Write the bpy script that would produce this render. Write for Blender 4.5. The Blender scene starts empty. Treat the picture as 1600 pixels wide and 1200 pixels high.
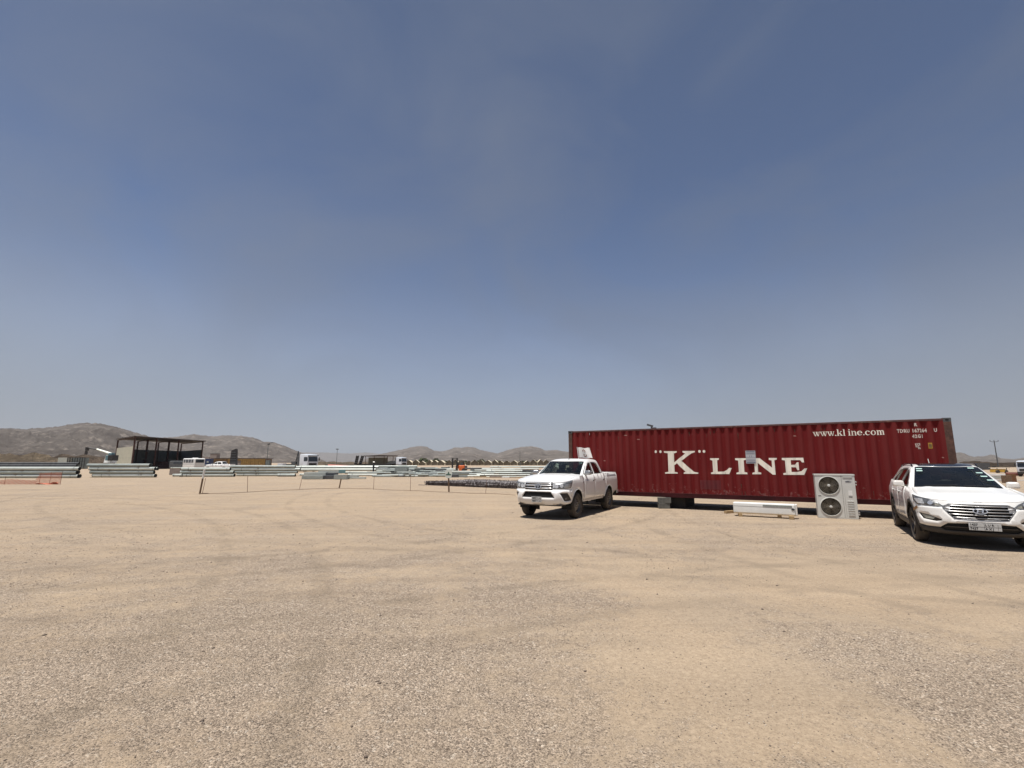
import bpy, bmesh, math, random
import numpy as np
from mathutils import Vector, Matrix, noise
from mathutils.geometry import delaunay_2d_cdt

random.seed(7); rng = np.random.default_rng(7)
R = math.radians
sc = bpy.context.scene
COL = sc.collection

# ------------------------------------------------------------------ camera
EYE = 1.70
PITCH = 9.30
cam_d = bpy.data.cameras.new("camera"); cam = bpy.data.objects.new("camera", cam_d); COL.objects.link(cam)
cam.location = (0, 0, EYE); cam.rotation_euler = (R(90 + PITCH), 0, 0)
cam_d.sensor_width = 36; cam_d.lens = 745 / 1600 * 36; cam_d.clip_start = .05; cam_d.clip_end = 30000
sc.camera = cam

# ------------------------------------------------------------------ light
SUN_FROM = Vector((-.150, -.147, 1.0)).normalized()      # towards the sun
SUN_EL = math.asin(SUN_FROM.z); SUN_AZ = math.atan2(SUN_FROM.x, SUN_FROM.y)
world = bpy.data.worlds.new("World"); sc.world = world; world.use_nodes = True
wn = world.node_tree; wn.nodes.clear()
def wnode(t, **k):
    n = wn.nodes.new(t)
    for a, b in k.items(): setattr(n, a, b)
    return n
w_out = wnode('ShaderNodeOutputWorld'); w_bg = wnode('ShaderNodeBackground')
w_sky = wnode('ShaderNodeTexSky', sky_type='NISHITA', sun_disc=False, sun_elevation=SUN_EL, sun_rotation=SUN_AZ,
              altitude=900, air_density=1.0, dust_density=2.2, ozone_density=2.0)
SKY_STRENGTH = .050
w_bg.inputs['Strength'].default_value = SKY_STRENGTH
# thin dust veil: colour by height above the horizon, drifting in soft patches, laid over the clear sky
w_tc = wnode('ShaderNodeTexCoord'); w_sep = wnode('ShaderNodeSeparateXYZ')
w_map = wnode('ShaderNodeMapping'); w_map.inputs['Scale'].default_value = (1.0, 1.0, 1.6); w_map.inputs['Rotation'].default_value = (0, R(25), 0)
w_ns = wnode('ShaderNodeTexNoise'); w_ns.inputs['Scale'].default_value = 2.3; w_ns.inputs['Detail'].default_value = 5.0
w_ns.inputs['Roughness'].default_value = .5; w_ns.inputs['Distortion'].default_value = .7
w_nr = wnode('ShaderNodeMapRange'); w_nr.inputs['From Min'].default_value = .36; w_nr.inputs['From Max'].default_value = .68
w_nr.inputs['To Min'].default_value = 0; w_nr.inputs['To Max'].default_value = .60
w_rmp = wnode('ShaderNodeValToRGB'); cr_ = w_rmp.color_ramp; cr_.interpolation = 'B_SPLINE'
def lin(c): return tuple(((v / 255 + .055) / 1.055) ** 2.4 if v > 10 else v / 255 / 12.92 for v in c)
stops = [(0.0, (166, 174, 186)), (.05, (168, 178, 192)), (.15, (158, 173, 197)), (.25, (138, 156, 189)), (.36, (104, 128, 169)), (.52, (88, 110, 151)), (.75, (85, 103, 137)), (1.0, (80, 97, 129))]
while len(cr_.elements) < len(stops): cr_.elements.new(.5)
for e_, (p_, c_) in zip(cr_.elements, stops): e_.position = p_; e_.color = (*lin(c_), 1)
w_sc = wnode('ShaderNodeVectorMath', operation='SCALE'); w_sc.inputs['Scale'].default_value = .74 / SKY_STRENGTH
w_v = wnode('ShaderNodeMixRGB'); w_v.inputs['Color2'].default_value = (.205, .240, .318, 1)
w_mix = wnode('ShaderNodeMixRGB'); w_mix.inputs['Fac'].default_value = .86
w_fade = wnode('ShaderNodeMapRange'); w_fade.inputs['From Min'].default_value = .02; w_fade.inputs['From Max'].default_value = .30
w_mul = wnode('ShaderNodeMath', operation='MULTIPLY')
L = wn.links.new
L(w_tc.outputs['Generated'], w_map.inputs['Vector']); L(w_map.outputs[0], w_ns.inputs['Vector']); L(w_ns.outputs['Fac'], w_nr.inputs['Value'])
L(w_tc.outputs['Generated'], w_sep.inputs[0]); L(w_sep.outputs['Z'], w_rmp.inputs[0]); L(w_sep.outputs['Z'], w_fade.inputs['Value'])
L(w_nr.outputs[0], w_mul.inputs[0]); L(w_fade.outputs[0], w_mul.inputs[1]); L(w_mul.outputs[0], w_v.inputs['Fac']); L(w_rmp.outputs[0], w_v.inputs['Color1'])
w_side = wnode('ShaderNodeMapRange'); w_side.inputs['From Min'].default_value = -.75; w_side.inputs['From Max'].default_value = .75; w_side.inputs['To Min'].default_value = 1.10; w_side.inputs['To Max'].default_value = .86
w_sm = wnode('ShaderNodeVectorMath', operation='SCALE'); L(w_sep.outputs['X'], w_side.inputs['Value']); L(w_v.outputs[0], w_sm.inputs[0]); L(w_side.outputs[0], w_sm.inputs['Scale'])
w_abs = wnode('ShaderNodeMath', operation='ABSOLUTE'); L(w_sep.outputs['X'], w_abs.inputs[0])
w_gx = wnode('ShaderNodeMapRange'); w_gx.inputs['From Min'].default_value = .25; w_gx.inputs['From Max'].default_value = .75; w_gx.inputs['To Max'].default_value = .8; L(w_abs.outputs[0], w_gx.inputs['Value'])
w_gz = wnode('ShaderNodeMapRange'); w_gz.inputs['From Min'].default_value = .05; w_gz.inputs['From Max'].default_value = .32; w_gz.inputs['To Min'].default_value = 1; w_gz.inputs['To Max'].default_value = 0; L(w_sep.outputs['Z'], w_gz.inputs['Value'])
w_gm = wnode('ShaderNodeMath', operation='MULTIPLY'); L(w_gx.outputs[0], w_gm.inputs[0]); L(w_gz.outputs[0], w_gm.inputs[1])
w_gmix = wnode('ShaderNodeMixRGB'); w_gmix.inputs['Color2'].default_value = (*lin((158, 163, 172)), 1); L(w_gm.outputs[0], w_gmix.inputs['Fac']); L(w_sm.outputs[0], w_gmix.inputs['Color1'])
L(w_gmix.outputs[0], w_sc.inputs[0]); L(w_sky.outputs[0], w_mix.inputs['Color1']); L(w_sc.outputs[0], w_mix.inputs['Color2'])
L(w_mix.outputs[0], w_bg.inputs['Color']); L(w_bg.outputs[0], w_out.inputs['Surface'])

sun_d = bpy.data.lights.new("sun", 'SUN'); sun_d.energy = 5.0; sun_d.angle = R(.53); sun_d.color = (1.0, .955, .89)
sun = bpy.data.objects.new("sun", sun_d); COL.objects.link(sun)
sun.rotation_euler = SUN_FROM.to_track_quat('Z', 'Y').to_euler(); sun.location = (0, 0, 60)

sc.view_settings.view_transform = 'Standard'; sc.view_settings.look = 'None'
sc.view_settings.exposure = 0.35; sc.view_settings.gamma = 1.0; sc.view_settings.use_curve_mapping = False
sc.cycles.volume_bounces = 0; sc.cycles.volume_step_rate = 10
sc.cycles.transparent_max_bounces = 16

# ------------------------------------------------------------------ materials
def _n(nt, t, **k):
    n = nt.nodes.new(t)
    for a, b in k.items(): setattr(n, a, b)
    return n
def mat(name, col, rough=.6, metal=0.0, var=.12, vscale=3.0, bump=0.0, bscale=30.0, coat=0.0, dust=0.0, stretch=(1, 1, 1), spots=None, spot_amt=.5, spot_scale=6.0):
    """plain surface with slight colour variation, optional bump, dust on the lower part, and worn spots"""
    m = bpy.data.materials.new(name); m.use_nodes = True; nt = m.node_tree
    b = nt.nodes['Principled BSDF']; tc = _n(nt, 'ShaderNodeTexCoord'); mp = _n(nt, 'ShaderNodeMapping'); mp.inputs['Scale'].default_value = stretch
    nt.links.new(tc.outputs['Object'], mp.inputs['Vector'])
    ns = _n(nt, 'ShaderNodeTexNoise'); ns.inputs['Scale'].default_value = vscale; ns.inputs['Detail'].default_value = 5
    nt.links.new(mp.outputs[0], ns.inputs['Vector'])
    rp = _n(nt, 'ShaderNodeMapRange'); rp.inputs['From Min'].default_value = .3; rp.inputs['From Max'].default_value = .7
    rp.inputs['To Min'].default_value = 1 - var; rp.inputs['To Max'].default_value = 1 + var
    nt.links.new(ns.outputs['Fac'], rp.inputs['Value'])
    mul = _n(nt, 'ShaderNodeVectorMath', operation='SCALE'); mul.inputs[0].default_value = col[:3]
    nt.links.new(rp.outputs[0], mul.inputs['Scale'])
    last = mul.outputs[0]
    if spots:
        n2 = _n(nt, 'ShaderNodeTexNoise'); n2.inputs['Scale'].default_value = spot_scale; n2.inputs['Detail'].default_value = 8; n2.inputs['Roughness'].default_value = .7
        nt.links.new(mp.outputs[0], n2.inputs['Vector'])
        r2 = _n(nt, 'ShaderNodeMapRange'); r2.inputs['From Min'].default_value = 1 - spot_amt; r2.inputs['From Max'].default_value = 1 - spot_amt + .08
        nt.links.new(n2.outputs['Fac'], r2.inputs['Value'])
        mx = _n(nt, 'ShaderNodeMixRGB'); mx.inputs['Color2'].default_value = (*spots, 1)
        nt.links.new(r2.outputs[0], mx.inputs['Fac']); nt.links.new(last, mx.inputs['Color1']); last = mx.outputs[0]
    if dust > 0:
        sp = _n(nt, 'ShaderNodeSeparateXYZ'); nt.links.new(tc.outputs['Object'], sp.inputs[0])
        ad = _n(nt, 'ShaderNodeMath', operation='MULTIPLY_ADD'); ad.inputs[1].default_value = .5
        nt.links.new(ns.outputs['Fac'], ad.inputs[0]); nt.links.new(sp.outputs['Z'], ad.inputs[2])
        r3 = _n(nt, 'ShaderNodeMapRange'); r3.inputs['From Min'].default_value = .45; r3.inputs['From Max'].default_value = 1.15
        r3.inputs['To Min'].default_value = dust; r3.inputs['To Max'].default_value = dust * .12
        nt.links.new(ad.outputs[0], r3.inputs['Value'])
        mx = _n(nt, 'ShaderNodeMixRGB'); mx.inputs['Color2'].default_value = (.42, .31, .21, 1)
        nt.links.new(r3.outputs[0], mx.inputs['Fac']); nt.links.new(last, mx.inputs['Color1']); last = mx.outputs[0]
    nt.links.new(last, b.inputs['Base Color'])
    b.inputs['Roughness'].default_value = rough; b.inputs['Metallic'].default_value = metal
    if coat: b.inputs['Coat Weight'].default_value = coat; b.inputs['Coat Roughness'].default_value = .05
    if bump > 0:
        n3 = _n(nt, 'ShaderNodeTexNoise'); n3.inputs['Scale'].default_value = bscale; n3.inputs['Detail'].default_value = 6
        nt.links.new(mp.outputs[0], n3.inputs['Vector'])
        bp = _n(nt, 'ShaderNodeBump'); bp.inputs['Strength'].default_value = bump; bp.inputs['Distance'].default_value = .02
        nt.links.new(n3.outputs['Fac'], bp.inputs['Height']); nt.links.new(bp.outputs[0], b.inputs['Normal'])
    return m
def glass(name, tint, reflect=.10):
    m = bpy.data.materials.new(name); m.use_nodes = True; nt = m.node_tree; nt.nodes.clear()
    o = _n(nt, 'ShaderNodeOutputMaterial'); tr = _n(nt, 'ShaderNodeBsdfTransparent'); tr.inputs[0].default_value = (*tint, 1)
    gl = _n(nt, 'ShaderNodeBsdfGlossy'); gl.inputs['Roughness'].default_value = .03; gl.inputs['Color'].default_value = (1.0, .96, .86, 1)
    fr = _n(nt, 'ShaderNodeLayerWeight'); fr.inputs['Blend'].default_value = .25
    mr = _n(nt, 'ShaderNodeMapRange'); mr.inputs['To Min'].default_value = reflect; mr.inputs['To Max'].default_value = .8
    mx = _n(nt, 'ShaderNodeMixShader')
    nt.links.new(fr.outputs['Fresnel'], mr.inputs['Value']); nt.links.new(mr.outputs[0], mx.inputs[0])
    nt.links.new(tr.outputs[0], mx.inputs[1]); nt.links.new(gl.outputs[0], mx.inputs[2]); nt.links.new(mx.outputs[0], o.inputs[0])
    return m

M = dict(
 paint=mat('white car paint', (.80, .80, .79), .32, 0, .015, 4, coat=.6, dust=.34),
 paint_suv=mat('white suv paint', (.80, .80, .78), .28, 0, .015, 4, coat=.7, dust=.30),
 black=mat('black plastic', (.018, .018, .019), .55, 0, .3, 6, dust=.10),
 gap=mat('dark underbody', (.008, .008, .008), .9),
 gloss_black=mat('black glossy trim', (.012, .012, .014), .08, 0, .1),
 clad=mat('dark plastic cladding', (.018, .018, .018), .6, 0, .2, 5, dust=.07),
 chrome=mat('chrome', (.74, .74, .74), .30, .75, .05),
 satin=mat('satin silver', (.40, .40, .40), .35, .8, .08),
 tyre=mat('tyre rubber', (.022, .021, .02), .85, 0, .3, 8, bump=.3, bscale=60, dust=.10),
 rim_steel=mat('dusty steel rim', (.13, .12, .11), .5, .5, .25, 9),
 rim_alloy=mat('dark alloy rim', (.07, .06, .055), .4, .6, .25, 9),
 lamp_glass=mat('headlight reflector', (.58, .59, .60), .32, .35, .35, 30),
 lamp_dark=mat('headlight housing', (.15, .155, .16), .25, .3, .4, 20),
 lamp_fog=mat('fog lamp lens', (.33, .32, .27), .2, .2, .2, 20),
 amber=mat('brown tape', (.26, .13, .05), .6),
 glass_p=glass('clear car glass', (.46, .54, .53), .08),
 glass_s=glass('tinted windscreen glass', (.36, .43, .43), .12),
 glass_d=glass('dark tinted side glass', (.10, .10, .09), .08),
 seat=mat('grey seat cloth', (.07, .075, .08), .9, 0, .2),
 seat_light=mat('pale headrest cloth', (.22, .22, .22), .9, 0, .2),
 plate=mat('number plate', (.46, .46, .45), .5, 0, .1, 20),
 ink=mat('black lettering', (.03, .03, .03), .6),
 white_plain=mat('white painted steel', (.74, .74, .72), .4, 0, .06, 4, dust=.15),
 sticker=mat('pale green sticker', (.36, .52, .48), .6),
 steel=mat('weathered galvanised steel', (.30, .33, .31), .42, .25, .16, 1.4, stretch=(.6, 3, 3), spots=(.62, .63, .60), spot_amt=.42, spot_scale=3),
 steel_b=mat('pale galvanised steel', (.46, .49, .455), .42, .2, .15, 2.0, stretch=(.6, 3, 3), spots=(.40, .42, .41), spot_amt=.45, spot_scale=3),
 steel_d=mat('dark steel', (.09, .095, .10), .55, .3, .25, 3),
 rust=mat('rusty steel', (.13, .055, .030), .85, 0, .35, 5),
 dark_rust=mat('dark red primer steel', (.055, .022, .018), .8, 0, .3, 5),
 rod=mat('dark rebar', (.085, .068, .066), .7, .2, .35, 12),
 rod_top=mat('weathered rebar', (.26, .24, .24), .7, .1, .3, 12),
 timber=mat('raw timber', (.36, .25, .13), .8, 0, .2, 8, stretch=(1, 8, 8), bump=.3),
 timber_old=mat('old brown timber', (.16, .10, .06), .85, 0, .3, 8),
 concrete=mat('grey concrete block', (.115, .115, .105), .95, 0, .25, 9, bump=.5, bscale=60),
 concrete_l=mat('brownish concrete', (.24, .20, .18), .95, 0, .2, 4, bump=.4),
 shed_light=mat('cream sheet cladding', (.44, .43, .34), .7, 0, .08, 1),
 shed_dark=mat('dusty green sheet cladding', (.13, .15, .145), .75, 0, .15, 1),
 roof_brown=mat('brown shed roof sheet', (.055, .040, .034), .7, 0, .2, 1),
 ochre=mat('ochre corrugated sheet', (.40, .26, .09), .8, 0, .2, 1.5),
 blue=mat('dark blue plastic', (.03, .05, .13), .6),
 teal=mat('blue green crane paint', (.10, .19, .22), .5, 0, .15),
 orange=mat('orange machine paint', (.62, .13, .03), .5, 0, .1),
 red=mat('red painted pipe', (.50, .09, .06), .5, 0, .15, 2),
 yellow=mat('yellow machine paint', (.60, .36, .05), .5, 0, .2),
 truck=mat('white truck paint', (.62, .66, .72), .4, 0, .04, 1, coat=.3),
 window=mat('dark vehicle glass', (.03, .04, .055), .1, 0, .2),
 mesh_red=mat('orange plastic netting', (.50, .15, .09), .8, 0, .15),
 rope=mat('brown rope', (.26, .19, .13), .9),
 cloth=mat('white flag cloth', (.86, .84, .80), .9, 0, .03),
 skin=mat('skin', (.30, .17, .11), .6), navy=mat('dark navy workwear', (.02, .022, .03), .9), helmet=mat('white hard hat', (.8, .78, .72), .3),
 leaf=mat('dusty green leaves', (.07, .085, .04), .8, 0, .4, 9), bark=mat('bark', (.12, .09, .06), .9),
 tan=mat('pale tan tent fabric', (.62, .55, .42), .9, 0, .08, .5), tent_dark=mat('brown tent interior', (.17, .15, .11), .9),
 logo_brown=mat('brown emblem print', (.25, .10, .06), .7),
 beige_sheet=mat('beige tarpaulin', (.55, .50, .38), .8, 0, .1),
)

# ------------------------------------------------------------------ mesh helpers
class MB:
    def __init__(s): s.v = []; s.f = []
    def add(s, vs, fs, mtx=None):
        o = len(s.v)
        if mtx is not None: vs = [tuple(mtx @ Vector(p)) for p in vs]
        s.v += [tuple(p) for p in vs]; s.f += [tuple(i + o for i in f) for f in fs]; return s
    def box(s, c, d, rz=0, mtx=None, taper=1.0):
        x, y, z = d[0] / 2, d[1] / 2, d[2] / 2; t = taper
        vs = [(-x, -y, -z), (x, -y, -z), (x, y, -z), (-x, y, -z), (-x * t, -y * t, z), (x * t, -y * t, z), (x * t, y * t, z), (-x * t, y * t, z)]
        m = Matrix.Translation(c) @ Matrix.Rotation(rz, 4, 'Z')
        if mtx is not None: m = m @ mtx
        return s.add(vs, [(0, 3, 2, 1), (4, 5, 6, 7), (0, 1, 5, 4), (1, 2, 6, 5), (2, 3, 7, 6), (3, 0, 4, 7)], m)
    def tube(s, p0, p1, r0, r1=None, n=10, caps=True):
        r1 = r0 if r1 is None else r1; p0 = Vector(p0); p1 = Vector(p1); d = (p1 - p0)
        q = d.to_track_quat('Z', 'Y').to_matrix().to_4x4(); Ln = d.length; vs = []; fs = []
        for k, (z, r) in enumerate(((0, r0), (Ln, r1))):
            for i in range(n):
                a = 2 * math.pi * i / n; vs.append((r * math.cos(a), r * math.sin(a), z))
        fs = [(i, (i + 1) % n, n + (i + 1) % n, n + i) for i in range(n)]
        if caps: fs += [tuple(range(n))[::-1], tuple(range(n, 2 * n))]
        return s.add(vs, fs, Matrix.Translation(p0) @ q)
    def poly(s, pts, r, n=6):
        for a, b in zip(pts, pts[1:]): s.tube(a, b, r, n=n)
        return s
    def lathe(s, prof, n=24, mtx=None, close=False):
        """profile of (radius, height) revolved about local Z"""
        vs = []; fs = []; k = len(prof)
        for i in range(n):
            a = 2 * math.pi * i / n
            for (r, z) in prof: vs.append((r * math.cos(a), r * math.sin(a), z))
        for i in range(n):
            j = (i + 1) % n
            for q in range(k - 1 + (1 if close else 0)):
                q2 = (q + 1) % k; fs.append((i * k + q, j * k + q, j * k + q2, i * k + q2))
        return s.add(vs, fs, mtx)
    def prism(s, pts, h, mtx=None):
        """closed 2D outline extruded 0..h along local Z"""
        n = len(pts); vs = [(x, y, 0) for x, y in pts] + [(x, y, h) for x, y in pts]
        fs = [tuple(range(n))[::-1], tuple(range(n, 2 * n))] + [(i, (i + 1) % n, n + (i + 1) % n, n + i) for i in range(n)]
        return s.add(vs, fs, mtx)
def obj(name, mb, m, parent=None, smooth=False, bevel=0.0, solid=0.0, seg=2):
    me = bpy.data.meshes.new(name); me.from_pydata(mb.v, [], mb.f); me.validate()
    bm = bmesh.new(); bm.from_mesh(me)
    if bevel > 0:
        bmesh.ops.bevel(bm, geom=[e for e in bm.edges if e.is_manifold and e.calc_face_angle(0) > .5], offset=bevel, segments=seg, affect='EDGES', clamp_overlap=True, profile=.6)
    bmesh.ops.recalc_face_normals(bm, faces=bm.faces) if solid >= 0 and not getattr(mb, 'keep', False) else None
    bm.to_mesh(me); bm.free()
    me.materials.append(m)
    if smooth: me.shade_smooth(); 
    o = bpy.data.objects.new(name, me); COL.objects.link(o)
    if parent is not None: o.parent = parent
    if smooth:
        try:
            me.set_sharp_from_angle(angle=R(38))
        except Exception: pass
    if solid: 
        md = o.modifiers.new('solid', 'SOLIDIFY'); md.thickness = abs(solid); md.offset = -1
    return o
def thing(name, label, cat, loc=(0, 0, 0), rz=0.0, group=None):
    o = bpy.data.objects.new(name, None); COL.objects.link(o); o.empty_display_size = .2
    o.location = loc; o.rotation_euler = (0, 0, rz); o['label'] = label; o['category'] = cat
    if group: o['group'] = group
    return o
def tag(o, label, cat, group=None, loc=None, rz=None):
    o['label'] = label; o['category'] = cat
    if group: o['group'] = group
    if loc is not None: o.location = loc
    if rz is not None: o.rotation_euler = (0, 0, rz)
    return o
def struct(o): o['kind'] = 'structure'; return o
def copy_tree(o, parent=None):
    c = o.copy(); COL.objects.link(c)
    if parent is not None: c.parent = parent
    for ch in list(o.children): copy_tree(ch, c)
    return c
def patch(outer, holes, cell, fn, lines_x=(), dens=True, lines_y=()):
    """flat outline (with holes) meshed on a grid and laid onto a surface by fn(a, b)"""
    def densify(p):
        if not dens: return list(p)
        out = []
        for a, b in zip(p, list(p[1:]) + [p[0]]):
            n = max(1, int(math.hypot(b[0] - a[0], b[1] - a[1]) / cell))
            out += [(a[0] + (b[0] - a[0]) * i / n, a[1] + (b[1] - a[1]) * i / n) for i in range(n)]
        return out
    loops = [densify(outer)] + [densify(h) for h in holes]
    pts = []; edges = []
    for lp in loops:
        o = len(pts); pts += lp; edges += [(o + i, o + (i + 1) % len(lp)) for i in range(len(lp))]
    xs = [p[0] for p in loops[0]]; ys = [p[1] for p in loops[0]]
    x0, x1, y0, y1 = min(xs), max(xs), min(ys), max(ys)
    segs = []
    for lp in loops: segs += [(np.array(a), np.array(b)) for a, b in zip(lp, lp[1:] + lp[:1])]
    A = np.array([a for a, b in segs]); B = np.array([b for a, b in segs]); D = B - A; DD = (D ** 2).sum(1) + 1e-12
    if cell < 50:
        for i in range(1, max(2, int((x1 - x0) / cell))):
            for j in range(1, max(2, int((y1 - y0) / cell))):
                q = np.array([x0 + i * cell, y0 + j * cell])
                t = np.clip(((q - A) * D).sum(1) / DD, 0, 1); d = np.hypot(*(A + D * t[:, None] - q).T).min()
                if d > .35 * cell: pts.append((q[0], q[1]))
    for lx in lines_x:
        if x0 < lx < x1: o = len(pts); pts += [(lx, y0 - .01), (lx, y1 + .01)]; edges.append((o, o + 1))
    for ly in lines_y:
        if y0 < ly < y1: o = len(pts); pts += [(x0 - .01, ly), (x1 + .01, ly)]; edges.append((o, o + 1))
    vs, _, fs, *_ = delaunay_2d_cdt([Vector(p) for p in pts], edges, [], 0, 1e-6)
    def inside(lp, x, y):
        c = False; n = len(lp)
        for i in range(n):
            (xa, ya), (xb, yb) = lp[i], lp[i - 1]
            if (ya > y) != (yb > y) and x < (xb - xa) * (y - ya) / (yb - ya) + xa: c = not c
        return c
    keep = []
    for f in fs:
        cx = sum(vs[i][0] for i in f) / 3; cy = sum(vs[i][1] for i in f) / 3
        if inside(loops[0], cx, cy) and not any(inside(h, cx, cy) for h in loops[1:]): keep.append(tuple(f))
    used = sorted({i for f in keep for i in f}); mp = {k: i for i, k in enumerate(used)}
    mb = MB(); mb.v = [tuple(fn(vs[k][0], vs[k][1])) for k in used]; mb.f = [tuple(mp[i] for i in f) for f in keep]
    return mb
def merge(*mbs):
    m = MB()
    for q in mbs: m.add(q.v, q.f)
    return m
def ellipse(cx, cy, a, b, n=14, rot=0):
    return [(cx + a * math.cos(t) * math.cos(rot) - b * math.sin(t) * math.sin(rot), cy + a * math.cos(t) * math.sin(rot) + b * math.sin(t) * math.cos(rot)) for t in [2 * math.pi * i / n for i in range(n)]]
def text_mb(s, size, bold=0.0, sx=1.0, align='LEFT', spacing=1.0):
    """flat lettering in the XY plane from the built-in font"""
    cu = bpy.data.curves.new('t', 'FONT'); cu.body = s; cu.size = size; cu.offset = bold; cu.align_x = align; cu.space_character = spacing; cu.resolution_u = 2
    o = bpy.data.objects.new('t', cu); COL.objects.link(o); dg = bpy.context.evaluated_depsgraph_get(); me = bpy.data.meshes.new_from_object(o.evaluated_get(dg))
    mb = MB(); mb.v = [(v.co.x * sx, v.co.y, 0) for v in me.vertices]; mb.f = [tuple(p.vertices) for p in me.polygons]
    bpy.data.objects.remove(o); bpy.data.curves.remove(cu); bpy.data.meshes.remove(me); return mb
def wx(px, y): return (px - 800) / 745 * y * .987      # sideways place of a sight line at distance y
def wz(py, y):
    w = (600 - py) / 745; th = R(PITCH)
    return EYE + y * (math.sin(th) + w * math.cos(th)) / (math.cos(th) - w * math.sin(th))

# ------------------------------------------------------------------ ground
def sand_material():
    m = bpy.data.materials.new('gravelly sand'); m.use_nodes = True; nt = m.node_tree; b = nt.nodes['Principled BSDF']
    tc = _n(nt, 'ShaderNodeTexCoord'); P = tc.outputs['Object']
    def nz(scale, detail=6, rough=.55, vec=P, dist=0.0):
        n = _n(nt, 'ShaderNodeTexNoise'); n.inputs['Scale'].default_value = scale; n.inputs['Detail'].default_value = detail
        n.inputs['Roughness'].default_value = rough; n.inputs['Distortion'].default_value = dist; nt.links.new(vec, n.inputs['Vector']); return n.outputs['Fac']
    def mr(v, a, b_, c=0.0, d=1.0):
        n = _n(nt, 'ShaderNodeMapRange'); n.inputs['From Min'].default_value = a; n.inputs['From Max'].default_value = b_
        n.inputs['To Min'].default_value = c; n.inputs['To Max'].default_value = d; nt.links.new(v, n.inputs['Value']); return n.outputs[0]
    def mixc(f, c1, c2, mode='MIX'):
        n = _n(nt, 'ShaderNodeMixRGB', blend_type=mode)
        for s, c in (('Fac', f), ('Color1', c1), ('Color2', c2)):
            if isinstance(c, (tuple, float, int)): n.inputs[s].default_value = (*c, 1) if isinstance(c, tuple) else c
            else: nt.links.new(c, n.inputs[s])
        return n.outputs[0]
    def math2(op, a, b_):
        n = _n(nt, 'ShaderNodeMath', operation=op)
        for i, c in enumerate((a, b_)):
            if isinstance(c, (int, float)): n.inputs[i].default_value = c
            else: nt.links.new(c, n.inputs[i])
        return n.outputs[0]
    sand = mixc(mr(nz(.09, 4), .35, .65), (.350, .275, .196), (.375, .293, .208))
    sand = mixc(mr(nz(.55, 6, .6, dist=.6), .35, .7), sand, (.325, .262, .194))
    # gravel patches
    base = math2('ADD', math2('MULTIPLY', nz(.45, 8, .72, dist=.5), .52), math2('MULTIPLY', nz(4.2, 9, .82), .48))
    bias = None
    for (bx, by, rx, ry, am) in ((-2.6, 4.4, 3.2, 2.4, .10), (3.6, 3.4, 1.6, 1.5, .12), (-3.4, 8.7, 2.6, .9, .07), (4.2, 7.2, 3.0, 1.7, -.12), (1.7, 4.2, 1.1, 1.6, -.09), (.2, 6.6, 1.6, .8, .06), (-7.5, 7.5, 2.5, 2.5, .05), (-6, 22, 14, 8, -.05), (9, 30, 14, 9, -.05)):
        m4 = _n(nt, 'ShaderNodeMapping'); m4.inputs['Location'].default_value = (-bx / rx, -by / ry, 0); m4.inputs['Scale'].default_value = (1 / rx, 1 / ry, 1); nt.links.new(P, m4.inputs['Vector'])
        l4 = _n(nt, 'ShaderNodeVectorMath', operation='LENGTH'); nt.links.new(m4.outputs[0], l4.inputs[0])
        v = math2('MULTIPLY', mr(l4.outputs['Value'], .2, 1.25, 1, 0), am); bias = v if bias is None else math2('ADD', bias, v)
    mask = mr(math2('ADD', base, bias), .455, .575)
    # tracks: noise drawn out along the direction vehicles take across the yard
    mp = _n(nt, 'ShaderNodeMapping'); mp.inputs['Rotation'].default_value = (0, 0, R(14)); mp.inputs['Scale'].default_value = (.10, 1.6, 1); nt.links.new(P, mp.inputs['Vector'])
    tr = nz(1.1, 5, .55, vec=mp.outputs[0], dist=.5)
    mp2 = _n(nt, 'ShaderNodeMapping'); mp2.inputs['Rotation'].default_value = (0, 0, R(-32)); mp2.inputs['Scale'].default_value = (.08, 1.3, 1); nt.links.new(P, mp2.inputs['Vector'])
    tr2 = nz(1.0, 5, .55, vec=mp2.outputs[0], dist=.4)
    grav = mixc(mr(nz(14, 5, .7), .35, .65), (.330, .268, .210), (.410, .338, .266))
    vo = _n(nt, 'ShaderNodeTexVoronoi'); vo.inputs['Scale'].default_value = 95; nt.links.new(P, vo.inputs['Vector'])
    vb = _n(nt, 'ShaderNodeTexVoronoi'); vb.inputs['Scale'].default_value = 58; nt.links.new(P, vb.inputs['Vector'])
    hs = _n(nt, 'ShaderNodeSeparateColor'); nt.links.new(vo.outputs['Color'], hs.inputs[0])
    hs2 = _n(nt, 'ShaderNodeSeparateColor'); nt.links.new(vb.outputs['Color'], hs2.inputs[0])
    grav = mixc(1.0, grav, mixc(hs.outputs[0], (.56, .54, .53), (1.42, 1.40, 1.38)), 'MULTIPLY')
    grav = mixc(mr(hs2.outputs[1], .93, .97), grav, (.58, .50, .41))
    grav = mixc(mr(hs2.outputs[2], .93, .97), grav, (.16, .125, .10))
    fine = mixc(1.0, sand, mixc(mr(nz(24, 9, .88), .36, .64), (.74, .72, .70), (1.22, 1.22, 1.22)), 'MULTIPLY')
    fine = mixc(mr(hs.outputs[1], .90, .96), fine, (.26, .20, .145))
    col = mixc(math2('MULTIPLY', mask, .85), fine, grav)
    col = mixc(1.0, col, mixc(mr(tr, .40, .62), (.96, .955, .95), (1.03, 1.03, 1.03)), 'MULTIPLY')
    col = mixc(1.0, col, mixc(mr(tr2, .40, .62), (.96, .955, .95), (1.03, 1.03, 1.03)), 'MULTIPLY')
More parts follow.
